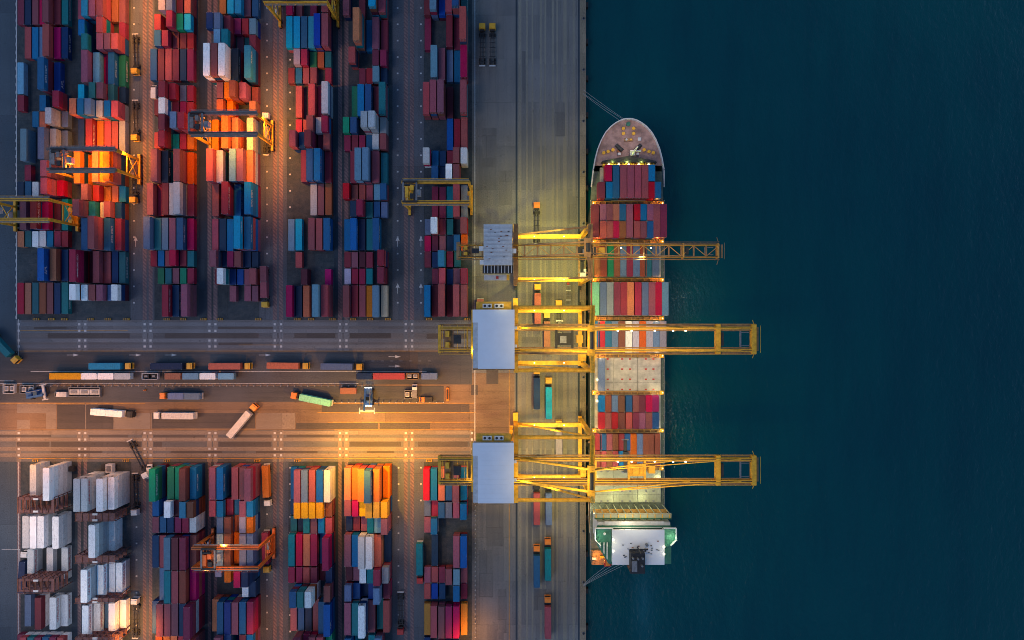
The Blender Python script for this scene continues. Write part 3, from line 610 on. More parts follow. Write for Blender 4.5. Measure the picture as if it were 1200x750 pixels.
for xp, ya, yb in ((157,-10,370),(313,-10,372),(340,70,300),(466,-10,372),(493.3,-10,372),(313,545,745),(340,548,745),(467,548,745),(493.3,548,600),(160,560,745)):
    y = ya
    while y < yb: x_, y_ = GX(xp), GY(y); mb.box(x_-.32, x_+.32, y_-.3, y_+.3, .02, .032, MT['mark']); y += 19.2
for xp, yp, d in ((159,283,1),(466,283,1),(493.3,283,1),(466,338,1),(493.3,338,1),(462,418,3),(462,429,3),(85,416,3),(158,416,3),(310,416,3),(200,416,3),(14,650,2)):
    x_, y_ = GX(xp), GY(yp)
    if d in (0,1): mb.box(x_-.12, x_+.12, y_-2, y_+1.2, .02, .03, MT['mark']); mb.prism([(x_-.8,y_+.3),(x_+.8,y_+.3),(x_,y_+2)], .031, .036, MT['mark'])
    if d == 3: mb.box(x_-2.2, x_+2.2, y_-.1, y_+.1, .045, .055, MT['mark']); mb.prism([(x_+.4,y_-.55),(x_+2.6,y_),(x_+.4,y_+.55)], .056, .06, MT['mark'])
    if d == 2: mb.box(x_-4, x_+3, y_+2, y_+2.2, .02, .03, MT['mark']); mb.box(x_+3, x_+3.2, y_-12, y_+2.2, .02, .03, MT['mark'])
for k in range(9): x_, y_ = GX(415+k*11), GY(423); mb.box(x_-.6, x_+.6, y_-.06, y_+.06, .045, .055, MT['mark'])
for k in range(40): x_, y_ = GX(18), GY(5+k*9.4); mb.box(x_-.08, x_+.08, y_-.6, y_+.6, .02, .03, MT['mark'])
for yp, xs in ((420, 1),): pass
structure('painted_road_markings', mb)
patch('quay_repair_patch', [(565,582,150,196),(570,590,560,640),(612,616,60,120),(650,662,120,160),(626,640,690,715),(560,575,250,262),(585,600,200,240),(665,676,230,262),(612,634,395,428),(561,578,645,700),(583,594,690,742)], .016, GM['qpatch'])
# water
m, n, l, b = nt_mat('harbour_water'); pos = geo(n)
big = noise(n, l, pos, .006, 3, .55); med = noise(n, l, pos, .03, 4, .6)
col = mix(n, l, ramp(n, l, big, .35, .65), (.0006,.055,.074), (.0008,.074,.084)); col = mix(n, l, ramp(n, l, med, .4, .75, (0,0,0,1), (.3,.3,.3,1)), col, (.0015,.078,.088))
ms = n.new('ShaderNodeMapping'); ms.inputs['Scale'].default_value = (.05,.008,1); ms.inputs['Rotation'].default_value = (0,0,.35); l.new(pos, ms.inputs['Vector'])
col = mix(n, l, ramp(n, l, noise(n, l, ms.outputs[0], 1.5, 5, .65), .45, .75, (0,0,0,1), (.4,.4,.4,1)), col, (.0006,.030,.050))
def blob(cx_, cy_, sx_, sy_, amt, c_):                 # silty discharge under the stern; ship-side glow and outer darkening painted into the colour
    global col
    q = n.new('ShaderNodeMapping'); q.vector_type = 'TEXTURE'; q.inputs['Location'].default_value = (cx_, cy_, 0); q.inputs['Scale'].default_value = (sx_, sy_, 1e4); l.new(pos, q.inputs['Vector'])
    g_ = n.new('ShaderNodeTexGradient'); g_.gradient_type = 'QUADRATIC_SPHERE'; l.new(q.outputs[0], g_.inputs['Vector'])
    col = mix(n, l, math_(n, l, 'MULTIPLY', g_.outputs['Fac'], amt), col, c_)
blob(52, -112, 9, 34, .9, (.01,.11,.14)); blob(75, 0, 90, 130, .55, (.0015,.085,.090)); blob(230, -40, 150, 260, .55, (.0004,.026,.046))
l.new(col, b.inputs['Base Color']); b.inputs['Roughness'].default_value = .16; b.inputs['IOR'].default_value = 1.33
mpw = n.new('ShaderNodeMapping'); mpw.inputs['Scale'].default_value = (1, .55, 1); mpw.inputs['Rotation'].default_value = (0,0,.5); l.new(pos, mpw.inputs['Vector'])
hgt = math_(n, l, 'ADD', noise(n, l, mpw.outputs[0], .55, 6, .6), math_(n, l, 'MULTIPLY', noise(n, l, mpw.outputs[0], .09, 3, .5), 1.5))
bp = n.new('ShaderNodeBump'); bp.inputs['Strength'].default_value = .55; bp.inputs['Distance'].default_value = .8; l.new(hgt, bp.inputs['Height']); l.new(bp.outputs[0], b.inputs['Normal'])
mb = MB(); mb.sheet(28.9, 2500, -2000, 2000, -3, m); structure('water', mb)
# ------------------------------------------------------------------ quay furniture
def quay_bollard():
    t = thing('mooring_bollard', 'iron mooring bollard at the quay edge, one of an even row', 'bollard', (27.9, GY(22), .01), 0, 'mooring bollards along the quay edge')
    mb = MB(); mb.cyl((0,0,0), (0,0,.5), .28, MT['dark'], 10); mb.cyl((0,0,.5), (0,0,.68), .42, MT['dark'], 10, .36); mb.obj('bollard_post', t)
    mb = MB(); mb.box(-.5, .5, -.5, .5, 0, .06, MT['grey']); mb.obj('base_plate', t); return t
bt = quay_bollard()
for i in range(1, 13): dup(bt, (27.9, GY(22+i*60), .01), 0)
def fender():
    t = thing('quay_fender', 'black rubber fender hanging on the quay wall, one of an even row', 'fender', (29.3, GY(5), -1.4), 0, 'rubber fenders on the quay wall')
    mb = MB(); mb.box(-.35, .35, -.9, .9, -1, 1.2, MT['tyre']); mb.obj('rubber_block', t); mb = MB(); mb.box(.35, .5, -1.1, 1.1, -1.1, 1.3, MT['dark']); mb.obj('front_plate', t); return t
ft = fender()
for i in range(1, 18): dup(ft, (29.3, GY(5+i*43), -1.4), 0)
def fence(name, a, b, label, step=2.6, h=1.3, mat='grey'):
    t = thing(name, label, 'fence', (0,0,0)); a = Vector((GX(a[0]), GY(a[1]), .03)); b = Vector((GX(b[0]), GY(b[1]), .03)); n_ = int((b-a).length/step)
    mb = MB()
    for zz in (.5, h-.08): mb.beam(a+Vector((0,0,zz)), b+Vector((0,0,zz)), .06, .06, MT[mat])
    mb.obj('rails', t); mb = MB()
    for i in range(n_+1): p = a+(b-a)*i/n_; mb.box(p.x-.14, p.x+.14, p.y-.14, p.y+.14, .03, h, MT['light'])
    mb.obj('posts', t)
fence('kerb_fence', (30,452), (425,452), 'low post and rail fence along the trailer line'); fence('service_fence', (362,471), (520,471), 'low post and rail fence below the lit reach stacker')
fence('quay_fence', (557,592), (557,800), 'post and rail fence dividing lower yard from the quay', 1.8)
# block end barriers
def barrier_proto(x, y):
    t = thing('block_end_barrier', 'small yellow and black barrier at the end of a stack lane', 'barrier', (x, y, .03), 0, 'yellow barriers at the stack ends')
    mb = MB(); mb.box(-1.1, 1.1, -.35, .35, 0, .55, MT['amber']); mb.obj('barrier_block', t)
    mb = MB(); 
    mb.box(-.9, .9, -.1, .1, .551, .58, MT['dark'])
    for k in range(3): mb.box(-.85+k*.7, -.55+k*.7, -.36, .36, .553, .575, MT['dark'])
    mb.obj('stripes', t); return t
bs = [(x,374.2) for x in (43,61,76,107,127,149,196,215,239,258,303,349,365,390,414,434,455,503,547)]+[(x,539.5) for x in (42,148,196,302,349,503)]
pb = barrier_proto(GX(bs[0][0]), GY(bs[0][1]))
for x, y in bs[1:]: dup(pb, (GX(x), GY(y), .03), 0)
# ------------------------------------------------------------------ reefer racks
def rack(x0, x1, y0, y1, z, label):
    t = thing('reefer_rack', label, 'reefer rack', ((x0+x1)/2, (y0+y1)/2, .02), 0, 'brown steel racks between the reefers')
    hx, hy = (x1-x0)/2, (y1-y0)/2; nn = 6
    mb = MB()
    for i in range(nn+1):
        for yy in ((-hy, hy) if hy > .6 else (0,)): mb.box(-hx+i*2*hx/nn-.12, -hx+i*2*hx/nn+.12, yy-.12, yy+.12, 0, z, MT['rack'])
    mb.obj('posts', t)
    k = 0; zz = 2.6
    while zz <= z+.1:
        mb = MB()
        if hy > 2: mb.box(-hx, hx, -hy-.02, -hy+.9, zz-.1, zz, MT['rack']); mb.box(-hx, hx, hy-.9, hy+.02, zz-.1, zz, MT['rack']); mb.box(-hx, -hx+1.1, -hy+.9, hy-.9, zz-.1, zz, MT['rack']); mb.box(hx-1.1, hx, -hy+.9, hy-.9, zz-.1, zz, MT['rack'])
        else: mb.box(-hx, hx, -hy-.02, hy+.02, zz-.1, zz, MT['rack'])
        for i in range(nn+1):
            xx = -hx+i*2*hx/nn; mb.box(xx-.1, xx+.1, -hy+.05, hy-.05, zz+.005, zz+.2, MT['rust'])
        mb.obj('walkway', t); zz += 2.6
    mb = MB()
    for yy in (-hy, hy): mb.beam((-hx, yy, z+1.0), (hx, yy, z+1.0), .08, .08, MT['rust'])
    mb.obj('handrail', t)
    for yy in (-hy*.8, hy*.8): mb = MB(); mb.box(-.9, .9, yy-.35, yy+.35, z+.02, z+.35, MT['white']); mb.obj('lamp_cover', t)
rack(-185.5, -171.8, -72.4, -66.6, 10.4, 'wide open brown rack below the topmost white reefers at left'); rack(-185.5, -171.8, -102.2, -97.2, 10.4, 'wide open brown rack above the maroon container at left')
rack(-163.8, -149, -75.4, -72.6, 10.4, 'narrow brown rack below first row of the second lower block'); rack(-163.8, -149, -91.0, -88.4, 10.4, 'narrow brown rack below second row of the second lower block')
rack(-163.8, -149, -106, -104.4, 10.4, 'narrow brown rack below third row of the second lower block'); rack(-163.8, -149, -121.5, -119.2, 10.4, 'brown rack at the bottom edge of the second lower block')
# ------------------------------------------------------------------ yard gantry cranes
def rtg(x0, x1, yc, main, label, trol, engine=True, legmat=None, ghalf=3.6):
    cx = (x0+x1)/2; hx = (x1-x0)/2; m = MT[main]; lm = MT[legmat or main]; Z = 19.0
    t = thing('yard_gantry_crane', label, 'gantry crane', (cx, yc, .02), 0, 'rubber tyred yard gantry cranes')
    for sy in (-1, 1):
        y = sy*ghalf; mb = MB()
        mb.box(-hx-.4, hx+.4, y-.5, y+.5, Z-1.5, Z, m); mb.box(-hx-.3, hx+.3, y-.12, y+.12, Z+.003, Z+.14, MT['dark']); mb.obj('girder', t)
        mb = MB(); mb.box(-hx, hx, y+sy*.9-.35, y+sy*.9+.35, Z-1.2, Z-1.12, MT['grey']); mb.beam((-hx, y+sy*1.25, Z-.1), (hx, y+sy*1.25, Z-.1), .09, .09, m)
        for i in range(9): xx = -hx+i*2*hx/8; mb.box(xx-.05, xx+.05, y+sy*1.25-.05, y+sy*1.25+.05, Z-1.15, Z-.1, m)
        mb.obj('walkway', t)
        for sx in (-1, 1):
            mb = MB(); mb.add([(sx*hx-.45,y-.55,Z-1.5),(sx*hx+.45,y-.55,Z-1.5),(sx*hx+.45,y+.55,Z-1.5),(sx*hx-.45,y+.55,Z-1.5),(sx*hx-.35,y-.35,2.3),(sx*hx+.35,y-.35,2.3),(sx*hx+.35,y+.35,2.3),(sx*hx-.35,y+.35,2.3)],
              [(0,1,2,3),(7,6,5,4),(0,4,5,1),(1,5,6,2),(2,6,7,3),(3,7,4,0)], lm); mb.obj('leg', t)
    for sx in (-1, 1):
        mb = MB(); mb.box(sx*hx-.45, sx*hx+.45, -ghalf-2.2, ghalf+2.2, 1.3, 2.3, lm); mb.beam((sx*hx, -ghalf, 3.0), (sx*hx, ghalf, 9.5), .25, .25, lm); mb.beam((sx*hx, ghalf, 3.0), (sx*hx, -ghalf, 9.5), .25, .25, lm); mb.box(sx*hx-.2, sx*hx+.2, -ghalf+.4, ghalf-.4, 10, 10.5, lm); mb.obj('sill_beam', t)
        for y in (-ghalf-1.7, -ghalf+.3, ghalf-.3, ghalf+1.7):
            mb = MB(); mb.cyl((sx*hx-.3, y, .75), (sx*hx+.3, y, .75), .75, MT['tyre'], 14); mb.obj('wheel', t)
    if engine:
        mb = MB(); mb.box(hx-1.9, hx-.5, -ghalf+.6, ghalf-.6, 2.0, 4.4, m); mb.box(hx-1.7, hx-.7, -1.6, 1.2, 4.4, 4.7, MT['grey']); mb.obj('engine_house', t)
        mb = MB(); mb.box(-hx-1.0, -hx-.46, -1.4, 1.4, 2.4, 4.6, MT['light']); mb.obj('electrical_cabinet', t)
    tx = trol-cx; mb = MB()
    for yy in (-ghalf, ghalf): mb.box(tx-2.6, tx+2.6, yy-.35, yy+.35, Z+.16, Z+.7, MT['dark'])
    for xx in (-2.4, 2.4): mb.box(tx+xx-.3, tx+xx+.3, -ghalf+.35, ghalf-.35, Z+.2, Z+.8, MT['grey'])
    mb.box(tx-1.6, tx-.4, -2.2, 1.8, Z+.3, Z+1.6, m); mb.box(tx+.2, tx+1.6, -2.6, -.8, Z+.3, Z+1.4, MT['dark']); mb.box(tx+.3, tx+1.5, .4, 2.2, Z+.3, Z+1.9, m)
    mb.cyl((tx-1.9, 2.4, Z+1.0), (tx+1.2, 2.4, Z+1.0), .45, MT['dark'], 10)
    tr = mb.obj('trolley', t)
    mb = MB(); mb.box(tx+2.0, tx+3.6, -1.1, 1.1, Z-3.6, Z-1.4, MT['light']); mb.obj('operator_cab', tr)
    mb = MB()
    for a in (-1, 1):
        for c_ in (-1, 1): mb.beam((tx+a*.8, c_*1.2, Z+.2), (tx+a*.6, c_*.9, 15.6), .06, .06, MT['dark'])
    mb.obj('hoist_ropes', tr)
    mb = MB(); mb.box(tx-.6, tx+.6, -3.0, 3.0, 15.0, 15.6, m)
    for c_ in (-1, 1): mb.box(tx-1.2, tx+1.2, c_*2.95-.15, c_*2.95+.15, 14.7, 15.3, m)
    mb.obj('spreader', tr)
    for sx in (-.55, .05, .55):
        mb = MB(); mb.box(sx*hx-.3, sx*hx+.3, -ghalf-.9, -ghalf-.55, Z-1.7, Z-1.45, MT['lampwarm' if main == 'dusky' else 'light']); mb.obj('floodlight', t)
    return t
rtg(-192.7, -168.6, 40.2, 'yellow', 'yellow yard gantry at the left edge, trolley at its left end', -191)
rtg(-168.6, -144.6, 58.4, 'dusky', 'weathered yard gantry with glowing orange light over the second upper block', -164.6, legmat='yellow')
rtg(-117, -93, 71.5, 'dusky', 'weathered yard gantry with glowing light over the fourth upper block', -114.5, legmat='yellow')
rtg(-90, -67.5, 119.5, 'yellow', 'yellow yard gantry cut off by the top picture edge', -80)
rtg(-39.7, -15.7, 46.5, 'yellow', 'unlit yellow yard gantry over the upper block beside the quay', -37.0)
rtg(-116, -92.4, -86.6, 'orange', 'bright orange yard gantry over the fourth lower block', -110)
# ------------------------------------------------------------------ ship to shore cranes
def sts(yc, half, ZG, g, xtip, xback, main, label, house, truss=False, trolx=20, cabx=50, apexz=60, hroof='roofblue', sparse=False):
    X0, X1 = 1.3, 26.3; m = MT[main]; my = MT['yellow']
    t = thing('quay_crane', label, 'quay crane', ((X0+X1)/2, yc, .02)); cx = (X0+X1)/2
    def L_(x): return x-cx
    a, b_ = L_(X0), L_(X1)
    for x in (a, b_):
        mb = MB(); mb.box(x-.7, x+.7, -half-1.2, half+1.2, 1.5, 3.0, m); mb.obj('sill_beam', t)
        for sy in (-1, 1):
            mb = MB(); mb.box(x-.75, x+.75, sy*half-.7, sy*half+.7, 3.0, ZG-1.5, m if (ZG > 40 or x == a) else my); mb.obj('leg', t)
            mb = MB()
            for k in (-1, 1):
                mb.box(x-.4, x+.4, sy*half+k*1.6-1.2, sy*half+k*1.6+1.2, .75, 1.5, MT['dark'])
                for q in (-.6, .6): mb.cyl((x-.2, sy*half+k*1.6+q, .4), (x+.2, sy*half+k*1.6+q, .4), .4, MT['dark'], 10)
            mb.obj('wheel_bogie', t)
    for sy in (-1, 1):                                            # portal beams over the truck lanes, haunched
        mb = MB(); y = sy*(half-.6); z1, z0 = 13.5, 11.8
        mb.box(a+.75, b_-.75, y-.75, y+.75, z0, z1, my); mb.beam((a+.5, y, 9.0), (a+5, y, z0+.2), .9, .9, my); mb.beam((b_-.5, y, 9.0), (b_-5, y, z0+.2), .9, .9, my)
        mb.obj('portal_beam', t)
        for xx in (a+7, b_-7): mb = MB(); mb.box(xx-.22, xx+.22, y-.2, y+.2, z1+.003, z1+.25, MT['lampwarm']); mb.obj('floodlight', t)
        if not truss:
            mb = MB(); mb.cyl((a+.5, sy*half, ZG-.8), (b_-.5, sy*half, ZG-.8), .65, m, 10); mb.obj('upper_tie_beam', t)
        mb = MB(); mb.beam((a, sy*half, 13), (b_, sy*half, ZG-2), .55, .55, m); mb.obj('diagonal_brace', t)
        mb = MB(); mb.cyl((b_, sy*half, ZG), (b_-2.2, sy*(g if not truss else 1.5), apexz), .75 if not truss else .45, m, 10); mb.obj('apex_leg', t)
        mb = MB(); mb.cyl((b_-2.2, sy*g*.95, apexz), (a, sy*g, ZG+.4), .42 if not truss else .25, m, 8); mb.obj('backstay', t)
        mb = MB()
        e1 = L_(X1+(xtip-X1)*.62); mb.beam((b_-2.2, sy*g*.95, apexz), (e1, sy*g, ZG+.9), .3 if not truss else .16, .45, m); mb.obj('forestay', t)
        e2 = L_(X1+(xtip-X1)*.95); mb = MB(); mb.beam((b_-2.2, sy*g*.9, apexz+.6), (e2, sy*g, ZG+.9), .24 if not truss else .14, .35, m); mb.obj('forestay', t)
    for x in (a, b_):
        mb = MB(); mb.box(x-.75, x+.75, -half-.7, half+.7, ZG-1.5, ZG-.1, m); mb.obj('cross_beam', t)
    mb = MB(); mb.box(b_-3.4, b_-1.2, -g-1, g+1, apexz-.5, apexz+.5, m); mb.cyl((b_-2.3, -g*.7, apexz+.9), (b_-2.3, g*.7, apexz+.9), .6, MT['dark'], 10); mb.obj('apex_beam', t)
    # girder + boom
    for nm, xa, xb in (('girder', L_(xback), b_), ('boom', b_+.6, L_(xtip))):
        mb = MB(); w_ = .95 if not truss else .38
        for sy in (-1, 1):
            mb.box(xa, xb, sy*g-w_/2, sy*g+w_/2, ZG, ZG+1.6, m if not truss else MT['yellow']); mb.box(xa, xb, sy*g-.1, sy*g+.1, ZG+1.603, ZG+1.72, MT['dark'])
            mb.box(xa, xb, sy*(g-w_/2-.35)-.18, sy*(g-w_/2-.35)+.18, ZG+.9, ZG+1.0, MT['bronze']) if not truss else None
        n_ = int((xb-xa)/(4.2 if truss else 12))
        for i in range(n_+1):
            x = xa+.3+(xb-xa-.6)*i/max(1, n_); mb.box(x-.22, x+.22, -g+w_/2, g-w_/2, ZG+1.0, ZG+1.4, m) if (truss or i in (0, n_)) else None
            if truss and i < n_:
                x2 = xa+.3+(xb-xa-.6)*(i+1)/n_; s_ = 1 if i % 2 else -1
                mb.beam((x, -s_*(g-.2), ZG+1.2), (x2, s_*(g-.2), ZG+1.2), .2, .2, MT['yellow2'])
        mb.obj(nm, t)
        mb = MB(); so_ = g+w_/2+.55
        for sy in (-1, 1):
            mb.box(xa, xb, sy*so_-(.3 if not truss else .12), sy*so_+(.3 if not truss else .12), ZG+.55, ZG+.62, MT['bronze']); mb.beam((xa, sy*(so_+.3), ZG+1.6), (xb, sy*(so_+.3), ZG+1.6), .07, .07, m)
            k = xa
            while k < xb: mb.box(k, k+.08, sy*(so_+.3)-.04, sy*(so_+.3)+.04, ZG+.6, ZG+1.6, m); k += 2.4
        mb.obj('walkway', t)
    mb = MB(); e = L_(xtip)
    for x in (e-12.2, e-.6): mb.box(x-(.7 if not truss else .25), x+(.7 if not truss else .25), -g-(1.2 if not truss else .5), g+(1.2 if not truss else .5), ZG-.5, ZG+1.9, m if not truss else MT['yellow2'])
    mb.box(e-5, e-4.5, -g+.8, g-.8, ZG+.5, ZG+.9, MT['grey']); mb.beam((e-2.0, -g*.6, ZG+.7), (e-5, -g*.6, ZG+.7), .2, .2, MT['grey']); mb.beam((e-2.0, g*.6, ZG+.7), (e-5, g*.6, ZG+.7), .2, .2, MT['grey'])
    mb.box(e-11.2, e-10.4, -g*.6, g*.6, ZG+.5, ZG+1.5, MT['dark']); mb.box(e+.7, e+1.3, -g-.3, g+.3, ZG+.2, ZG+.3, MT['bronze']); mb.beam((e+1.6, -g-.8, ZG+1.3), (e+1.6, g+.8, ZG+1.3), .1, .1, m)
    for sy in (-1, 1): mb.beam((e-.4, sy*(g+1), ZG+1), (e-.9, sy*(g+2.6), ZG+1), .16, .16, m)
    mb.obj('boom_tip_frame', t)
    # back reach platform
    mb = MB(); xb = L_(xback)
    mb.box(xb-.5, xb+.5, -g-1, g+1, ZG+.2, ZG+1.5, m); mb.box(xb+1.5, xb+4.5, -g*.75, g*.75, ZG+.4, ZG+.8, MT['bronze']); mb.box(xb+4.6, xb+7, -g*.4, g*.4, ZG+.8, ZG+2.2, MT['dark'])
    for k in (xb+9.0, L_(house[0])-.6): mb.box(k-.25, k+.25, -g, g, ZG+.6, ZG+1.1, m)
    mb.box(xb+2, xb+3.2, g*.2, g*.75, ZG+.8, ZG+2.4, my); mb.box(xb+2, xb+3.2, -g*.75, -g*.25, ZG+.8, ZG+2.4, my)
    for k in range(4): mb.beam((xb+1+k*2.4, -g-.9, ZG+1.5), (xb+1+k*2.4, g+.9, ZG+1.5), .14, .14, m)
    mb.obj('backreach_platform', t)
    # machinery house
    x0, x1, y0, y1, zt = house; hx0, hx1, hy0, hy1 = L_(x0), L_(x1), y0-yc, y1-yc
    mb = MB(); mb.box(hx0+.15, hx1-.15, hy0+.15, hy1-.15, ZG+1.8, zt-.25, MT['light']); h = mb.obj('machinery_house', t)
    mb = MB()
    if hroof == 'roofblue':
        mb.prism([(hx0+1.7,hy0),(hx1,hy0),(hx1,hy1),(hx0,hy1),(hx0,hy1-4.1),(hx0+1.7,hy1-4.1)], zt-.25, zt, MT[hroof])
        k = hy0+1.5
        while k < hy1-1: mb.box(hx0+1.9, hx1-.2, k-.02, k+.02, zt+.001, zt+.035, MT[hroof]); k += 1.5
        mb.obj('roof', h)
        for k in (2.6, 4.1, 6.4, 7.9):
            fx = hx0+k+1.2; mb = MB(); mb.box(fx-.7, fx+.7, hy1+.5, hy1+1.9, zt-2.2, zt-1.7, MT['white']); mb.cyl((fx, hy1+1.2, zt-1.7), (fx, hy1+1.2, zt-1.6), .42, MT['dark'], 12); mb.obj('cooling_fan', h)
        mb = MB(); mb.box(hx0+1.0, hx1-1, hy1, hy1+2.6, zt-2.5, zt-2.25, my); mb.box(hx0-.5, hx0-.05, hy0+3, hy1, zt-2.5, zt-2.3, m); mb.box(hx0, hx1, hy0-.5, hy0-.05, zt-2.5, zt-2.3, MT['bronze']); mb.obj('service_walkway', h)
        for yy in (hy0+7.2, hy0+13.0):
            for xx in (hx0+1.0, hx1+.35): mb = MB(); mb.box(xx-.45, xx+.5, yy-.45, yy+.45, zt-1.6, zt-.8, MT['white']); mb.obj('vent_box', h)
    else:
        k = hy0+1.8; i = 0; zz = zt
        mb.box(hx0, hx1, hy0, hy1, zt-.25, zt-.1, MT['light'])
        while k < hy1-.2: mb.box(hx0, hx1, k, k+.75, zt-.1, zt+.12, MT['light']); k += 1.35
        for q in range(16): xx = rr.uniform(hx0+1, hx1-1); yy = rr.uniform(hy0+2, hy1-1); mb.box(xx-.3, xx+.3, yy-.12, yy+.12, zt+.13, zt+.2, MT[rr.choice(['rust','rust','dark','grey'])])
        mb.obj('roof', h)
        mb = MB()
        for q in range(9): xx = hx0+.2+q*(hx1-hx0-.4)/8; mb.box(xx-.12, xx+.12, hy0-2.6, hy0-.05, zt-1.2, zt-.9, MT['light'])
        mb.box(hx0-.4, hx1+.2, hy0-2.7, hy0-.05, zt-1.6, zt-1.25, MT['dark']); mb.box(hx0, hx1-1, hy0-4.8, hy0-2.9, zt-4, zt-3.4, MT['light']); mb.box(hx1-1.9, hx1-1, hy0-4.8, hy0-2.9, zt-3.39, zt-3.2, my); mb.box(hx0+4, hx0+4.8, hy0-4.3, hy0-3.5, zt-3.39, zt-3.1, MT['red']); mb.obj('service_walkway', h)
        for xx, yy in ((hx0-.8, hy1-7.5), (hx0-.6, hy1-12.0), (hx1+.6, hy1-8.3)): mb = MB(); mb.box(xx-.7, xx+.7, yy-.75, yy+.75, zt-1.4, zt-.6, MT['white']); mb.obj('vent_box', h)
    # trolley, cab, spreader
    tx = L_(trolx); mb = MB()
    for xx in (-2.6, 2.6): mb.box(tx+xx-.35, tx+xx+.35, -g+.6, g-.6, ZG+.5, ZG+1.5, MT['dark'] if cabx > 30 else my)
    mb.box(tx-2.25, tx+2.25, -g*.55, g*.55, ZG+.4, ZG+1.3, MT['dark'] if cabx > 30 else my); mb.box(tx-1.5, tx+.6, -g*.35, g*.3, ZG+1.3, ZG+2.1, my if cabx <= 30 else MT['grey'])
    tr = mb.obj('trolley', t)
    mb = MB(); mb.box(tx+4, tx+6.2, -1.3, 1.3, ZG-2.6, ZG+.3, MT['amber']); mb.obj('operator_cab', tr)
    mb = MB()
    for a_ in (-1, 1):
        for c_ in (-1, 1): mb.beam((tx+a_*1.2, c_*g*.5, ZG+.4), (tx+a_*.8, c_*1.6, 24), .07, .07, MT['dark'])
    mb.obj('hoist_ropes', tr)
    mb = MB(); mb.box(tx-1.0, tx+1.0, -1.8, 1.8, 23.0, 24.0, MT['dark']); mb.box(tx-.6, tx+.6, -5.8, 5.8, 22.4, 22.9, MT['dark'])
    for c_ in (-1, 1): mb.box(tx-1.2, tx+1.2, c_*5.9-.2, c_*5.9+.2, 22.0, 22.8, MT['grey'])
    mb.obj('spreader', tr)
    for q in (8, 12.5, 20, 26, 30) if not truss else (10, 20):
        mb = MB(); mb.box(b_+q-.22, b_+q+.22, g-1.1, g-.75, ZG+1.1, ZG+1.35, MT['lampwhite']); mb.obj('floodlight', t)
    # stairs + e-room on the landside leg
    mb = MB(); s_ = half-2.2
    for k in range(7): mb.beam((a-1.6, s_ if k % 2 else s_-4, 3+k*5), (a-1.6, s_-4 if k % 2 else s_, 8+k*5), .8, .15, m); mb.box(a-2.1, a-1.0, s_-.6 if k % 2 == 0 else s_-4.6, s_+.6 if k % 2 == 0 else s_-3.4, 7.9+k*5, 8.0+k*5, m)
    mb.obj('stair_tower', t)
    mb = MB(); mb.box(b_-1.2, b_+.9, -half+1.5, -half+4.3, 14, 16.6, MT['light'] if truss else m); mb.obj('electrical_room', t); mb = MB(); mb.box(a-.9, a+.9, half+.9, half+4.0, 12, 14, m); mb.obj('checker_cabin', t)
    mb = MB()
    for k in range(7): yy = -half+1.4+k*(2*half-2.8)/6; mb.box(b_-1.5, b_-.8, yy-.3, yy+.3, ZG-.09, ZG+.7, MT['dark' if k % 2 else 'bronze']); mb.box(b_+.2, b_+1.2, yy-.5, yy+.4, ZG-3.5, ZG-2.6, MT['bronze'])
    mb.obj('rope_sheaves', t)
    return t
sts(23.0, 8.6, 38.0, 1.95, 69.2, -18.0, 'bronze', 'top quay crane with narrow lattice boom and ribbed stained roof', (-9.3, .1, 18.0, 31.0, 43.0), truss=True, trolx=25, cabx=40, apexz=50, hroof='ribs')
sts(-6.2, 10.3, 44.0, 3.6, 79.0, -23.5, 'yellow', 'middle yellow quay crane with trolley over the truck lanes', (-12.5, .8, -15.5, 3.3, 50.0), trolx=17, cabx=40)
sts(-48.7, 10.3, 44.0, 3.6, 79.0, -23.5, 'yellow', 'bottom yellow quay crane with its trolley out over the ship', (-12.5, .6, -58.2, -39.0, 50.0), trolx=40.5, cabx=20)
# ------------------------------------------------------------------ the ship
SX = 43.35
ship_t = thing('container_ship', 'green and dark container ship moored along the quay under three cranes', 'ship', (SX, -8, -3))
def sobj(mb, name, parent=None):
    mb.v = [(a-SX, b_+8, c_+3) for a, b_, c_ in mb.v]
    o = mb.obj(name, parent or ship_t); return o
HB = [(-92.2,13.3),(-91,13.8),(-60,13.9),(40,13.9),(50,13.6),(56,13.1),(60,12.4),(63.5,11.5),(67,10.1),(69.8,8.5),(71.8,6.7),(73.3,4.8),(74.3,2.8),(74.8,1.0)]
def outline(off=0, ys=0): 
    r = [(SX+max(.15, h+off), y+(ys*max(0, (y-40)/35))) for y, h in HB]; l_ = [(2*SX-x, y) for x, y in r][::-1]; return r+l_
top = outline(); n_ = len(top)
def loft(mb, pa, za, pb, zb, mat):
    k = len(pa); vs = [(x,y,za(y) if callable(za) else za) for x,y in pa]+[(x,y,zb(y) if callable(zb) else zb) for x,y in pb]
    mb.add(vs, [(i,(i+1)%k,k+(i+1)%k,k+i) for i in range(k)], mat)
mb = MB(); low = [(SX+(x-SX)*(.62 if y > 55 else (.85 if y > 40 else .97)), y-(4 if y > 55 else 0)+(3 if y < -85 else 0)) for x, y in top]
zt_ = lambda y: 9.3+(2.6 if y > 57 else 0)
loft(mb, low, -5, top, zt_, MT['hull']); sobj(mb, 'hull')
mb = MB(); mb.prism([(x,y) for x,y in outline(-.05) if y < 57], 9.0, 9.3, MT['deckside']); sobj(mb, 'main_deck')
fo = [(x,y) for x,y in outline(-.05) if y > 58]; fo = [(SX-12.75, 57.6)]+[p for p in fo if p[0] < SX][::1]+[p for p in fo if p[0] >= SX]+[(SX+12.75,57.6)]
fo = sorted([p for p in fo if p[0] < SX], key=lambda p: p[1])+sorted([p for p in fo if p[0] >= SX], key=lambda p: -p[1])
mb = MB(); mb.prism(fo[::-1], 11.5, 11.9, MT['deckred']); sobj(mb, 'foredeck')
mb = MB()
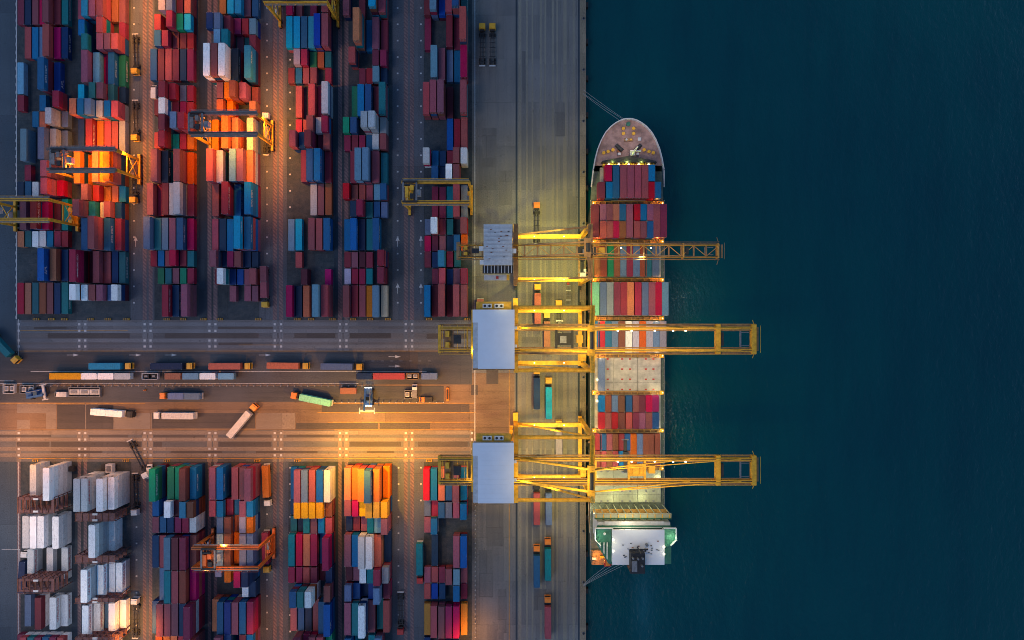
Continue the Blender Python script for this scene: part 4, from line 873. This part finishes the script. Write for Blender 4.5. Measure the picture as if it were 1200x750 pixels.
pts = [p for p in top if p[1] > 45]; rgt = sorted([p for p in pts if p[0] > SX], key=lambda p: p[1]); path = [(2*SX-x, y) for x, y in rgt]+rgt[::-1]
for i in range(len(path)-1):
    (xa, ya), (xb_, yb_) = path[i], path[i+1]; za = 12.6 if ya > 54 else 10.4; zb = 12.6 if yb_ > 54 else 10.4
    mb.beam((xa, ya, za), (xb_, yb_, zb), .35, 1.6, MT['light'])
sobj(mb, 'bulwark')
for sx in (-1, 1):
    mb = MB()
    for z_ in (10.4,): mb.beam((SX+sx*13.8, -90, z_), (SX+sx*13.8, 45, z_), .08, .08, MT['light'])
    for k in range(46): y = -90+k*3; mb.box(SX+sx*13.8-.05, SX+sx*13.8+.05, y-.05, y+.05, 9.3, 10.4, MT['light'])
    sobj(mb, 'side_railing')
for bi_, (ya, yb_, mt_) in enumerate(((57.1,44.7,'hatch'),(42.7,30.3,'hatch'),(28.4,16.0,'hatch'),(14.0,1.6,'hatch'),(-.3,-12.7,'hatch'),(-14.1,-26.5,'hatch'),(-27.9,-40.5,'hatch'),(-42.2,-54.8,'hatch'),(-56.2,-68.3,'hatch2'))):
    xa = SX-12.4 if bi_ else SX-10.4; xb_ = 2*SX-xa
    for k in range(3):
        cuts = [xa, xa+(xb_-xa)*.29, xa+(xb_-xa)*.65, xb_]; mb = MB()
        mb.box(cuts[k]+.06, cuts[k+1]-.06, yb_, ya, 9.6, 10.95, MT[mt_])
        if bi_ in (5, 8):
            for q in range(2):
                for w_ in range(4):
                    px_ = cuts[k]+(cuts[k+1]-cuts[k])*(.35 if q == 0 else .68); py_ = yb_+.5+w_*(ya-yb_-1)/3
                    mb.box(px_-.38, px_+.38, py_-.28, py_+.28, 10.951, 11.05, MT['red' if bi_ == 5 else 'grey'])
            for q in range(int((cuts[k+1]-cuts[k])/1.3)): mb.box(cuts[k]+.5+q*1.3, cuts[k]+.58+q*1.3, yb_+.2, ya-.2, 10.951, 10.99, MT['hatch' if bi_ == 5 else 'hatch2'])
            mb.box(cuts[k]+.2, cuts[k+1]-.2, (ya+yb_)/2-3.1, (ya+yb_)/2-3.04, 10.951, 10.97, MT['dark']); mb.box(cuts[k]+.2, cuts[k+1]-.2, (ya+yb_)/2+3.0, (ya+yb_)/2+3.06, 10.951, 10.97, MT['dark'])
        sobj(mb, 'hatch_cover')
for yb_ in (43.7, 29.35, 15.0, .65, -13.4, -27.2, -41.35, -55.5):
    mb = MB(); mb.box(SX-13.3, SX+13.3, yb_-.5, yb_+.5, 10.9, 11.1, MT['bronze'])
    for sy in (-.5, .5): mb.beam((SX-13.3, yb_+sy, 12.1), (SX+13.3, yb_+sy, 12.1), .07, .07, MT['yellow'])
    for k in range(12): x_ = SX-13.2+k*2.4; mb.box(x_-.09, x_+.09, yb_-.45, yb_+.45, 9.3, 12.1, MT['yellow2'])
    for sx in (-1, 1): mb.box(SX+sx*12.6-.8, SX+sx*12.6+.8, yb_-.75, yb_+.75, 11.1, 11.3, MT['yellow'])
    lb = sobj(mb, 'lashing_bridge')
    for sx in (-1, 1): mb = MB(); mb.box(SX+sx*13-.15, SX+sx*13+.15, yb_-.15, yb_+.15, 11.31, 11.6, MT['lampwarm']); sobj(mb, 'deck_lamp', lb)
# foredeck fittings
mb = MB(); mb.prism([(SX-10.3,58.3),(SX-9.8,58.9),(SX,60.8),(SX+9.8,58.9),(SX+10.3,58.3)], 11.95, 14.2, MT['blue']); mb.v = [(a, b_, c_) for a, b_, c_ in mb.v]; mb.mats[0] = MT['dark']; sobj(mb, 'breakwater')
mb = MB(); mb.box(SX-9.6, SX+9.6, 57.25, 58.1, 11.95, 13.0, MT['yellow']); sobj(mb, 'forward_platform')
for k in range(5): mb = MB(); mb.box(SX-7.4+k*3.7-.3, SX-7.4+k*3.7+.3, 57.6, 58.0, 13.003, 13.2, MT['lampwhite']); sobj(mb, 'deck_lamp')
mb = MB(); mb.cyl((SX+1.3, 61.6, 11.9), (SX+1.3, 61.6, 24), .5, MT['light'], 10, .3); mb.box(SX-.2, SX+3.6, 61.4, 61.8, 17.6, 18.3, MT['light']); mb.box(SX+.4, SX+2.2, 60.9, 62.8, 14.0, 14.3, MT['light']); mb.beam((SX+.6, 62.6, 12), (SX+1.3, 61.7, 20), .25, .25, MT['light']); sobj(mb, 'foremast')
for sx in (-1, 1):
    mb = MB(); mb.cyl((SX+sx*2.2, 63.0, 12.6), (SX+sx*4.6, 65.2, 12.6), .7, MT['dark'], 12); mb.cyl((SX+sx*3.0, 62.2, 12.4), (SX+sx*4.2, 63.2, 12.4), .4, MT['rust'], 10); mb.box(SX+sx*3.4-.5, SX+sx*3.4+.5, 61.4, 62.2, 11.9, 13, MT['light']); sobj(mb, 'windlass')
    for q, (dx, yy) in enumerate(((1.9,71.3),(1.9,69.4),(5.8,63.3),(7.6,62.7),(9.2,62.2))):
        mb = MB(); mb.cyl((SX+sx*dx, yy, 11.9), (SX+sx*dx, yy, 12.9), .5, MT['amber'], 10, .62); sobj(mb, 'deck_bollard')
mb = MB(); mb.box(SX-1.5, SX+1.6, 66.6, 67.6, 11.9, 12.7, MT['bronze']); mb.cyl((SX-.8, 67.1, 12.7), (SX-.8, 67.1, 13.1), .4, MT['light'], 10); mb.cyl((SX+.9, 67.1, 12.7), (SX+.9, 67.1, 13.1), .35, MT['amber'], 10); sobj(mb, 'chain_stopper')
mb = MB(); mb.box(SX+3.6, SX+4.8, 66.8, 68, 11.9, 12.5, MT['light']); sobj(mb, 'store_hatch'); mb = MB(); mb.cyl((SX, 73.0, 11.9), (SX, 73.0, 12.6), .8, MT['deckgreen'], 12); sobj(mb, 'bow_fairlead')
# tall lashing bridge and deckhouse
mb = MB(); yl = -70.2
mb.box(SX-13.8, SX+13.8, yl-.8, yl+.9, 21.6, 21.9, MT['hatch2']); mb.box(SX-13.8, SX+13.8, yl-.95, yl-.85, 20.0, 23.0, MT['deckgreen']); mb.beam((SX-13.8, yl+.9, 22.9), (SX+13.8, yl+.9, 22.9), .09, .09, MT['yellow'])
for z_ in (16.0,): mb.box(SX-13.6, SX+13.6, yl-.6, yl+.8, z_, z_+.15, MT['yellow2'])
for k in range(11): x_ = SX-13.2+k*2.64; mb.box(x_-.14, x_+.14, yl+.55, yl+.83, 9.3, 21.6, MT['hatch2']); mb.box(x_-.14, x_+.14, yl-.8, yl+.5, 21.903, 22.1, MT['yellow'])
sobj(mb, 'tall_lashing_bridge')
mb = MB(); mb.prism([(SX-9.3,-86.3),(SX+12.9,-86.3),(SX+12.9,-72.0),(SX-12.9,-72.0),(SX-12.9,-79.6)], 9.3, 24.0, MT['light']); mb.box(SX-10.5, SX+10.5, -72.9, -71.5, 24.0, 24.4, MT['light']); mb.prism([(SX-9.0,-86.6),(SX+13.2,-86.6),(SX+13.2,-73.0),(SX-13.2,-73.0),(SX-13.2,-79.9)], 24.0, 24.3, MT['deckgreen'])
h = sobj(mb, 'accommodation_block')
mb = MB()
for fl in range(4):
    for k in range(9): x_ = SX-10.4+k*2.6; mb.box(x_-.35, x_+.35, -71.99, -71.93, 10.8+fl*3, 11.7+fl*3, MT['glass'])
sobj(mb, 'windows', h)
mb = MB(); mb.box(SX-8.0, SX+9.9, -85.6, -73.6, 24.3, 27.2, MT['white']); mb.box(SX-8.2, SX+10.1, -85.8, -73.5, 27.2, 27.45, MT['roofblue']); wh = sobj(mb, 'wheelhouse', h)
mb = MB(); mb.box(SX-7.6, SX+9.6, -73.6, -73.54, 25.3, 26.6, MT['glass']); sobj(mb, 'bridge_windows', wh)
for sx in (-1, 1):
    mb = MB(); xa = SX-14.0 if sx < 0 else SX+10.1; xb_ = SX-8.2 if sx < 0 else SX+14.6
    if sx < 0: mb.prism([(xa,-77.0),(xa+1.2,-78.8),(xb_,-78.8),(xb_,-73.5),(xa,-73.5)], 24.6, 25.0, MT['deckgreen'])
    else: mb.prism([(xa,-80.5),(xb_-2,-80.0),(xb_,-78.0),(xb_,-73.5),(xa,-73.5)], 24.6, 25.0, MT['deckgreen'])
    mb.beam((xa, -73.45, 25.8), (xb_, -73.45, 25.8), .3, 1.2, MT['white']); e_ = xa if sx < 0 else xb_; mb.beam((e_, -73.5, 25.8), (e_, -77.6, 25.8), .25, 1.2, MT['white'])
    mb.beam((e_, -77.6, 25.8), (e_-sx*2, -79.6, 25.8), .25, 1.2, MT['white']); wg = sobj(mb, 'bridge_wing', wh)
mb = MB(); mb.cyl((SX-10.6, -75.6, 25.01), (SX-10.6, -75.6, 25.4), .45, MT['white'], 12); sobj(mb, 'wing_compass', wh)
for xx, ye in ((-12.2,-80.4), (-10.8,-82.6), (-9.7,-84.6)): mb = MB(); mb.beam((SX+xx, -78.6, 24.9), (SX+xx, ye, 24.9), .22, 1.1, MT['white']); sobj(mb, 'deck_rail', h)
mb = MB(); mb.box(SX-2.4, SX+2.6, -87.6, -80.6, 9.3, 31.0, MT['dark']); mb.box(SX-2.0, SX-.2, -86.8, -83, 31.0, 31.6, MT['grey']); fu = sobj(mb, 'funnel')
for xx, yy in ((-1.7,-82),(0,-82.2),(1.6,-82),(1.4,-84.6)): mb = MB(); mb.cyl((SX+xx, yy, 31.0), (SX+xx, yy, 32.4), .35, MT['grey'], 10); sobj(mb, 'exhaust_pipe', fu)
mb = MB(); mb.cyl((SX+.6, -79.6, 27.4), (SX+.6, -79.6, 34.5), .25, MT['dark'], 8); mb.box(SX-2.6, SX+3.8, -79.8, -79.4, 30.0, 30.2, MT['dark']); mb.box(SX-1.0, SX+2.2, -79.75, -79.45, 32.2, 32.4, MT['dark']); mb.beam((SX-3, -80.2, 27.5), (SX+.4, -79.7, 31), .15, .15, MT['dark']); mb.beam((SX+4, -80.2, 27.5), (SX+.8, -79.7, 31), .15, .15, MT['dark']); mb.cyl((SX+3.8, -78.6, 27.4), (SX+3.8, -78.6, 28.6), .5, MT['grey'], 10); sobj(mb, 'radar_mast', wh)
for q in range(26):
    x_ = SX+rr.gauss(1, 4.0); y_ = -81+rr.gauss(0, 1.6)
    if not (SX-7.5 < x_ < SX+9.5 and -85 < y_ < -74): continue
    mb = MB(); mb.box(x_-.3, x_+.3, y_-.12, y_+.12, 27.455, 27.7, MT[rr.choice(['dark','grey','rust'])]); sobj(mb, 'roof_fitting', wh)
for xx, yy in ((-7.9,-77),(-7.9,-81),(10.0,-79.5),(10.0,-82)): mb = MB(); mb.box(SX+xx-.25, SX+xx+.25, yy-.25, yy+.25, 27.46, 27.6, MT['lampwhite']); sobj(mb, 'deck_lamp', wh)
mb = MB(); mb.prism([(SX-10.2,-88.4),(SX-7.9,-88.4),(SX-7.7,-87.2),(SX-8.2,-85.9),(SX-9.9,-85.9),(SX-10.4,-87.2)], 20.6, 21.9, MT['redcab']); mb.prism([(SX-9.8,-88.0),(SX-8.3,-88.0),(SX-8.3,-86.2),(SX-9.8,-86.2)], 21.9, 22.5, MT['orangecab']); mb.box(SX-9.3, SX-8.8, -87.3, -86.4, 9.3, 20.6, MT['light']); sobj(mb, 'rescue_boat')
mb = MB(); mb.box(SX-13.4, SX+13.4, -92.0, -86.6, 9.3, 10.2, MT['bronze'])
for q in range(9): x_ = SX-12.6+q*3.1; mb.cyl((x_-.8, -89.4+.6*(q%2), 10.9), (x_+.8, -89.4+.6*(q%2), 10.9), .5, MT[['light','amber','rust'][q%3]], 10)
sobj(mb, 'aft_mooring_deck')
# gangway beside the hull
t = thing('gangway', 'brown boarding gangway between quay and ship near the stern', 'gangway', (29.6, -72, 0)); mb = MB(); mb.beam((0, 8, 3.0), (0, -8, 9.0), 1.0, .2, MT['bronze']); mb.obj('stair', t)
mb = MB(); mb.beam((.5, 8, 4.0), (.5, -8, 10.0), .08, .08, MT['light']); mb.beam((-.5, 8, 4.0), (-.5, -8, 10.0), .08, .08, MT['light']); mb.obj('handrail', t)
# mooring lines
def line_(name_label, a, b_, sag=.6):
    a = Vector(a); b_ = Vector(b_); mb = MB(); pv = a; N = 10
    for i in range(1, N+1):
        q = a+(b_-a)*i/N; q.z -= sag*4*(i/N)*(1-i/N); mb.cyl(pv, q, .045, MT['rope'], 5); pv = q
    tag(mb.obj('mooring_line'), name_label, 'mooring line', 'mooring lines of the ship')
line_('upper bow mooring line', (SX-1.2, 74.5, 12.0), (27.9, GY(110), .5)); bpy.context.view_layer.update()
line_('middle of the three mooring lines at the bow', (SX-.6, 74.4, 12.0), (27.9, GY(106), .5)); line_('lower mooring line of three at the bow', (SX-2.4, 74.0, 12.0), (27.9, GY(111), .5))
line_('uppermost mooring line at the stern', (SX-7, -91.8, 10.2), (27.9, GY(684), .5)); line_('second mooring line at the stern', (SX-5, -91.9, 10.2), (27.9, GY(685), .5)); line_('third mooring line at the stern', (SX-3, -92, 10.2), (27.9, GY(685.5), .5)); line_('lowest mooring line at the stern, reaching below the funnel', (SX-1, -92, 10.2), (27.9, GY(686), .5))
for o in list(C.objects):
    if o.get('label') == 'upper bow mooring line': o['label'] = 'uppermost mooring line of three at the bow'
# items on the quay
x, y = P(666, 343, .3); t = thing('steel_plate_rack', 'flat grey frame with a red mark lying on the quay', 'steel frame', (x, y, .03)); mb = MB()
mb.box(-1.1, -.95, -5, 5, 0, .35, MT['grey']); mb.box(.95, 1.1, -5, 5, 0, .35, MT['grey'])
for k in range(6): mb.box(-.95, .95, -4.9+k*1.9, -4.6+k*1.9, .02, .3, MT['light' if k % 2 else 'grey'])
mb.obj('frame', t); mb = MB(); mb.box(-.5, .4, 3.2, 3.9, .3, .5, MT['red']); mb.obj('red_mark', t)
# ------------------------------------------------------------------ lit lamps, plus added spots with no visible source
OR = (1,.40,.06); WM = (1,.50,.17); YE = (1,.80,.22); GW = (1,.88,.45)
def spot(px, py, z, col, e, ang=120, size=.6, zt=0, dx=0, dy=0):
    x, y = P(px, py, zt); return lamp('lit_or_added_lamp', 'SPOT', (x+dx, y+dy, z), col, e, size, ang, (x, y, 0))
K = 1.0
OR2 = (1,.32,.025)
for px, py, z, en in ((92,170,17.5,6500),(92,200,17.5,7500),(118,172,17.5,9000),(118,200,17.5,9000),(75,215,17.5,2500),(128,155,17.5,4500),(250,140,17.5,6000),(250,170,17.5,6500),(285,140,17.5,9000),(285,168,17.5,9000),(255,115,20,4500),(232,190,20,5000)):
    spot(px, py, z, OR2, en*1.3, 160, zt=11, size=1.0)
spot(322,150,14,(1,.33,.03),30000,160); spot(330,110,20,(1,.33,.03),17000,160); spot(326,205,20,(1,.33,.03),19000,160); spot(168,190,14,(1,.33,.03),17000,150); spot(160,245,18,(1,.33,.03),10000,150)
spot(172,8,18,(1,.34,.03),28000,150); spot(225,-5,22,(1,.33,.03),11000,150); spot(170,60,18,(1,.38,.05),11000,150); spot(168,130,18,(1,.4,.1),3500,150)
WO = (1,.37,.045)
spot(30,512,24,WO,34000,140); spot(80,500,28,WO,16000,135); spot(430,522,26,(1,.44,.035),90000,145); spot(480,528,26,(1,.44,.035),26000,140); spot(350,495,28,WO,26000,140); spot(180,505,30,WO,24000,130); spot(270,492,30,WO,24000,130)
spot(545,495,28,WO,30000,135); spot(582,478,28,WO,9000,165); spot(120,480,30,WO,12000,130); spot(395,560,26,(1,.48,.09),12000,160); spot(500,470,26,WO,14000,125); spot(12,600,24,(1,.52,.25),9000,160); spot(12,690,24,(1,.55,.35),5000,160); spot(480,590,24,(1,.5,.15),9000,150); spot(322,600,24,(1,.5,.2),5000,150); spot(70,610,34,(1,.8,.65),9000,120); spot(115,690,34,(1,.75,.6),8000,120); spot(735,165,30,(1,.75,.5),2500,110)  # includes spots added to warm the left road and lower lanes
spot(180,725,16,OR,14000,150); spot(325,735,16,WO,7000,150); spot(275,630,18.5,(1,.33,.04),9000,150,zt=8); spot(255,655,18.5,(1,.33,.04),7000,150,zt=8); lamp('lit_or_added_lamp', 'SPOT', (-104, -86, 34), (1,.55,.2), 7000, .4, 70, (-104, -87, 15)); spot(558,740,12,WO,5000,150); spot(545,750,12,WO,4000,150); spot(160,735,12,OR,5000,150)
for py, e in ((262,14000),(300,24000),(330,16000),(375,14000),(397,16000),(470,13000),(500,12000),(540,22000),(570,6000)):
    spot(645,py,33,(1,.86,.16) if py < 350 else (1,.74,.20),e*K,135); 
for yc_, e_ in ((23,7000),(-6.2,15000),(-48.7,17000)):
    for x_ in (17, 34, 54): lamp('lit_or_added_lamp', 'SPOT', (x_, yc_, 68 if yc_ < 0 else 60), (1,.70,.20), e_*(.6 if x_ == 54 else 1), .5, 120, (x_, yc_, 0))  # spots added above the cranes to warm the booms and quay
x, y = P(805, 350, -3); lamp('lit_or_added_lamp', 'SPOT', (x, y, 36), (.8,1,.75), 5000, .4, 110, (x, y, -3)); x, y = P(795, 500, -3); lamp('lit_or_added_lamp', 'SPOT', (x, y, 30), (.8,1,.75), 2500, .4, 110, (x, y, -3))  # greenish spots added to brighten the water beside the ship
spot(610,280,26,YE,4000*K,140); spot(640,250,30,(1,.74,.34),4500*K,150); spot(585,340,30,(1,.9,.35),2500*K,150)
for py, e in ((385,9000),(400,9000),(440,5000),(350,4000),(480,4000),(530,6000),(560,11000),(580,9000),(310,3500)):
    x, y = P(735, py, 11); lamp('lit_or_added_lamp', 'SPOT', (x, y, 41), (1,.84,.50) if py < 540 else (1,.90,.55), e*K*.7, .5, 95, (x, y, 10))
x, y = P(735, 210, 15); lamp('lit_or_added_lamp', 'SPOT', (x, y+10, 26), (1,.70,.45), 2200, .5, 120, (x, y+18, 12))
for (px, py, z, e, c_) in ((704,375,14,350,OR),(770,375,14,350,WM),(704,417,14,500,WM),(770,415,14,500,WM),(700,459,14,500,WM),(770,459,14,350,GW),(698,236,14,250,OR),(770,236,14,250,OR),(700,282,14,350,OR),(770,280,14,400,OR),(700,327,14,350,OR),(770,328,14,350,OR),(700,505,14,250,GW),(775,505,14,250,GW),
   (735,190,14.5,500,(.8,1,.2)),(718,190,14.5,300,(.8,1,.2)),(752,190,14.5,300,(.8,1,.2)),(700,643,30,300,GW),(720,640,30,130,GW),(783,648,30,150,GW),(719,585,14,400,(1,1,.5)),(752,585,14,400,(1,1,.5)),(700,470,11,120,GW),(700,445,11,120,GW),(700,350,11,120,GW),(698,620,13,350,GW),(700,655,13,900,OR),(697,600,12,300,GW),(697,560,12,200,GW),(697,520,12,200,GW),(697,400,12,200,GW),(772,560,12,200,GW),(697,630,27,450,(.8,1,.6)),(788,632,27,350,(.8,1,.6)),(735,614,27,500,(1,.8,.5)),(740,664,12,400,OR),(775,664,12,400,OR)):
    x, y = P(px, py, z); lamp('lit_or_added_lamp', 'POINT', (x, y, z), c_, e*K, .3)
for (px, py, z, e) in ((555,411,47,900),(556,536,47,900),(555,560,46,500),(612,384,47,350),(612,562,47,700),(655,366,16,600),(640,268,16,500),(660,328,16,500),(630,503,16,500),(648,562,18,500),(590,355,50,200)):
    x, y = P(px, py, z); lamp('lit_or_added_lamp', 'POINT', (x, y, z+1), YE, e*K, .3)
    mb = MB(); mb.cyl((0,0,0), (0,0,.35), .32, MT['lampwarm'], 10, .2)
